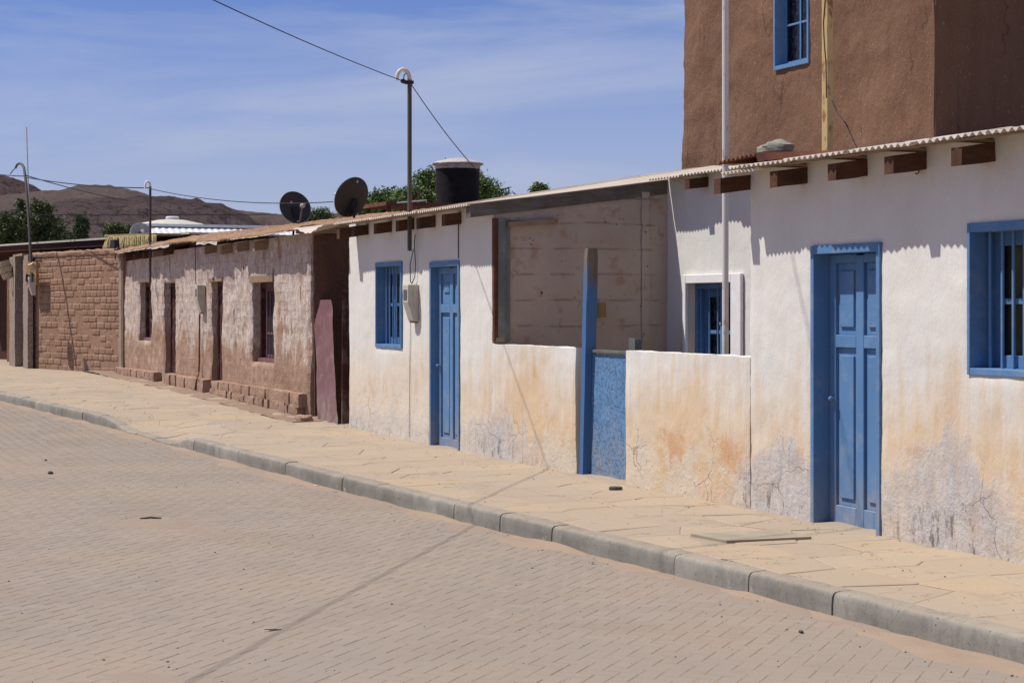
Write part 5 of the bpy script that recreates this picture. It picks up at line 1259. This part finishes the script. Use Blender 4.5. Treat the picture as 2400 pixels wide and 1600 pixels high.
# ------------------------------------------------------------------ cables across the scene
def cable(name, pts, r, label, mat='cable', sag=0.0, n=24, cat='cable'):
    P = [Vector(p) for p in pts]; o = []
    if len(P) == 2: o = [P[0].lerp(P[1], k / n) + Vector((0, 0, -sag * 4 * (k / n) * (1 - k / n))) for k in range(n + 1)]
    else: o = P
    return tag(MB().tube(o, r, 6).build(name, M[mat], None, True), label, cat)
H0 = Vector((top.x, -.20, top.z - .03)); D = Vector((1.40, -1.0, .075))
cable('overhead_cable', [H0, H0 + D * 15], .0058, 'thick black overhead cable rising across the sky to the cream swan neck', sag=.42, n=40)
cable('overhead_cable', [Vector((top.x, -.10, top.z - .06)), atd(1176, 456, 27)], .006, 'thin guy wire slanting down to the roof right of the mast', 'cable', .10)
S1 = onY(1862, 605, 0); S2 = onY(2003, 1140, .13)
k1, k2 = 2.7, 3.5; sv = Vector((-.58, -1, 2.1)); Q1, Q2 = S1 + sv * k1, S2 + sv * k2; dq = (Q2 - Q1)
cable('overhead_cable', [Q1 - dq * 3.0, Q2 + dq * 3.2], .009, 'overhead service cable above the right white house', sag=.05)
cable('overhead_cable', [onY(-30, 405, Ym), onY(59, 413, Ym)], .012, 'pair of wires reaching the swan necked mast from the left', sag=.02)
cable('overhead_cable', [onY(62, 416, Ym), Vector((top2.x, -.13, top2.z - .03))], .012, 'overhead wire between the two thin service masts', sag=.06)
cable('overhead_cable', [Vector((top2.x, -.10, top2.z - .05)), atd(780, 473, 29.5)], .008, 'thin wire running from the adobe mast to the satellite dishes', sag=.12)
cable('overhead_cable', [onY(60, 411, Ym), atd(300, 470, 60)], .014, 'thin wire slanting down from the swan necked mast towards the hills', sag=.05)
cable('overhead_cable', [atd(-40, 502, 62), atd(650, 502, 62)], .016, 'level dark wire crossing in front of the hills', 'cable', .03)

# ------------------------------------------------------------------ trees
def tree(px, py, d, blobs, n, leaf, mat, label, name='pepper_tree', base=None, droop=.5, trunk_r=.12):
    base = atd(px, HOR, d); base.z = 0; t = thing(name, tuple(base), label, 'tree'); rs = random.Random(int(px) + 3)
    cs = [(atd(bx, by, d) + CF * bz, br * d / F) for bx, by, br, bz in blobs]
    tr = MB(); top_ = sum((c for c, r_ in cs), Vector()) / len(cs); jn = Vector((base.x, base.y, max(.8, top_.z * .45)))
    tr.tube([base + Vector((0, 0, -.2)), base.lerp(jn, .5) + Vector((.1, 0, 0)), jn], trunk_r * 1.2, 8, trunk_r); tr.build('trunk', M['bark'], t, True)
    lb = MB()
    for c, r_ in cs:
        m_ = jn.lerp(c, .5) + Vector((rs.uniform(-.2, .2), rs.uniform(-.2, .2), .15)); lb.tube([jn, m_, c], trunk_r * .6, 5, .02)
        for _ in range(5): e = c + Vector((rs.gauss(0, 1), rs.gauss(0, 1), rs.gauss(0, .7))).normalized() * r_ * .9; lb.tube([m_.lerp(c, .7), (c + e) / 2 + Vector((0, 0, .1)), e], .03, 4, .008)
    lb.build('limbs', M['bark'], t, True)
    cr = MB(); tot = sum(r_ ** 2 for c, r_ in cs); vs = []; fs = []
    for c, r_ in cs:
        k = int(n * r_ ** 2 / tot); tw_ = max(3, k // 26)
        for _ in range(tw_):
            v = Vector((rs.gauss(0, 1), rs.gauss(0, 1), rs.gauss(0, 1))).normalized() * r_ * (rs.random() ** .45) * rs.uniform(.8, 1.22); p0 = c + Vector((v.x, v.y, v.z * .85)); outd = v.normalized()
            for _ in range(26):
                s_ = rs.random(); p = p0 + outd * (s_ * .35 * r_ * .5) + Vector((rs.gauss(0, 1), rs.gauss(0, 1), rs.gauss(0, .8))) * .15 * (r_ ** .5) - Vector((0, 0, droop * s_ * s_ * .5 * r_))
                a = Vector((rs.gauss(0, 1), rs.gauss(0, 1), rs.gauss(0, .6) - droop)).normalized() * leaf * rs.uniform(.6, 1.4); b = a.cross(Vector((rs.gauss(0, 1), rs.gauss(0, 1), rs.gauss(0, 1)))).normalized() * leaf * .17
                i = len(vs); vs += [p - b, p + b, p + a]; fs.append((i, i + 1, i + 2))
    cr.add(vs, fs); cr.build('crown', M[mat], t); return t
tree(1040, 480, 47, [(1075, 440, 52, 0), (1020, 445, 45, .6), (985, 462, 36, -.5), (1150, 462, 40, .4), (1110, 440, 40, -.6), (1050, 395, 22, 0), (1180, 472, 22, 0), (950, 470, 30, .3), (1000, 415, 26, .3)], 16000, .13, 'leafA', 'large feathery green tree behind the black water tank', trunk_r=.2)
tree(895, 480, 50, [(905, 470, 32, 0), (865, 478, 32, .4), (940, 475, 34, -.4), (838, 490, 30, 0), (880, 500, 36, 0), (930, 505, 30, .4)], 8500, .13, 'leafA', 'lower green tree right of the larger satellite dish', trunk_r=.16)
tree(748, 505, 70, [(748, 503, 18, 0), (738, 512, 18, 0), (765, 512, 16, 0)], 3500, .13, 'leafB', 'small olive green bush between the two satellite dishes', 'shrub', trunk_r=.08)
tree(1263, 445, 45, [(1263, 441, 11, 0), (1275, 446, 10, 0), (1252, 447, 9, 0)], 900, .11, 'leafA', 'tiny treetop tuft showing above the white verge', trunk_r=.06)
tree(70, 560, 75, [(40, 545, 50, 0), (100, 540, 45, .8), (80, 500, 34, 0), (20, 520, 26, -.6), (130, 560, 30, 0), (0, 560, 50, .5), (60, 500, 20, 0), (90, 482, 17, 0), (50, 478, 12, 0), (-60, 540, 50, 0), (105, 485, 14, .3)], 21000, .18, 'leafB', 'broad dark green tree behind the flat roof at far left', trunk_r=.28)
tree(190, 560, 90, [(191, 512, 9, 0), (191, 524, 12, 0), (190, 538, 13, 0), (189, 552, 14, 0), (180, 560, 14, 0)], 9000, .14, 'leafC', 'narrow dark cypress in front of the rocky hill', 'cypress_tree', droop=-.4, trunk_r=.12)
tree(270, 545, 80, [(272, 535, 15, 0), (258, 543, 15, 0), (295, 540, 14, 0), (285, 548, 16, 0)], 6000, .15, 'leafB', 'small green tree beside the half hidden satellite dish', trunk_r=.1)

# ------------------------------------------------------------------ small things on the ground
quad = [onZ(x, y, .018) for x, y in [(1703, 1266), (1902, 1257), (1825, 1241), (1619, 1250)]]
mb = MB(); mb.add([tuple(p) for p in quad] + [(p.x, p.y, -.03) for p in quad], [(0, 1, 2, 3), (4, 5, 1, 0), (5, 6, 2, 1), (6, 7, 3, 2), (7, 4, 0, 3)]); tag(mb.build('cover_slab', M['coverplate']), 'flat concrete inspection cover set in the pavement before the tall blue door', 'cover')
dc = onZ(1443, 1146, .005); tag(bevel(MB().lathe((dc.x, dc.y, .003), [(0, 0), (.062, 0), (.062, .022), (.055, .026), (0, .026)], 20).build('iron_disc', M['blackbit']), .002), 'small dark iron disc lying on the pavement near the blue gate', 'disc')
for (x, y, s_, lab) in ((118, 1110, .05, 'dark stone on the road at the left, the larger one'), (107, 1079, .028, 'small dark stone on the road beyond the larger one'), (1878, 1482, .024, 'dark pebble on the pavers near the right kerb')):
    p = onG(x, y, -.15); tag(cobble((p.x, p.y, p.z + s_ * .25), (s_ * 1.5, s_ * 1.1, s_ * .75), x, .5).build('stone', M['pebbles'], None, True), lab, 'stone')
pbm = MB(); rs = random.Random(11)
def peb(p, s_):
    a = rs.uniform(0, 3); ca_, sa_ = math.cos(a) * s_, math.sin(a) * s_
    pbm.add([(p.x + ca_, p.y + sa_, p.z), (p.x - sa_, p.y + ca_, p.z), (p.x - ca_, p.y - sa_, p.z), (p.x + sa_, p.y - ca_, p.z), (p.x + s_ * .3, p.y, p.z + s_ * .7)], [(0, 1, 4), (1, 2, 4), (2, 3, 4), (3, 0, 4)])
for _ in range(1300):
    X = rs.uniform(-30, -6.5); 
    if rs.random() < .45: Y = yk(X) - abs(rs.gauss(.06, .14)) - .02
    else: Y = yk(X) - rs.uniform(.1, 5)
    peb(Vector((X, Y, zf(X) - .151)), rs.choice([.004, .005, .006, .007, .008, .012]) * rs.uniform(.6, 1.1))
for _ in range(400):
    X = rs.uniform(-42, -7); Y = rs.uniform(yk(X) + .2, -.03) if rs.random() < .4 else -abs(rs.gauss(0, .15)) - .15 * (X < -25); peb(Vector((X, Y, zf(X) + .002)), rs.choice([.004, .006, .009, .014 if X < -25 else .006]))
tag(pbm.build('loose_pebbles', M['pebbles']), kind='stuff')
for (x, y, lab) in ((742, 1138, 'small white paper scrap at the foot of the kerb'), ):
    p = onG(x, y, -.148); tag(MB().box((p.x - .05, p.y - .02, p.z), (p.x + .04, p.y + .02, p.z + .006), .004).build('paper_scrap', M['litter']), lab, 'litter')
for (x, y, lab) in ((1170, 0, ''),): pass
tw1 = onG(620, 1474, -.148); tw2 = onG(658, 1474, -.148); tw3 = onG(630, 1478, -.148)
tag(MB().tube([tw1, tw2, tw3], .003, 5).build('twig', M['bark']), 'thin forked twig lying on the road in the foreground', 'twig')
a, b = onG(328, 1215, -.148), onG(378, 1214, -.148); tag(MB().tube([a, a.lerp(b, .5) + Vector((0, 0, .01)), b], .008, 5).build('stick', M['bark']), 'short dark stick lying on the road at mid left', 'stick')
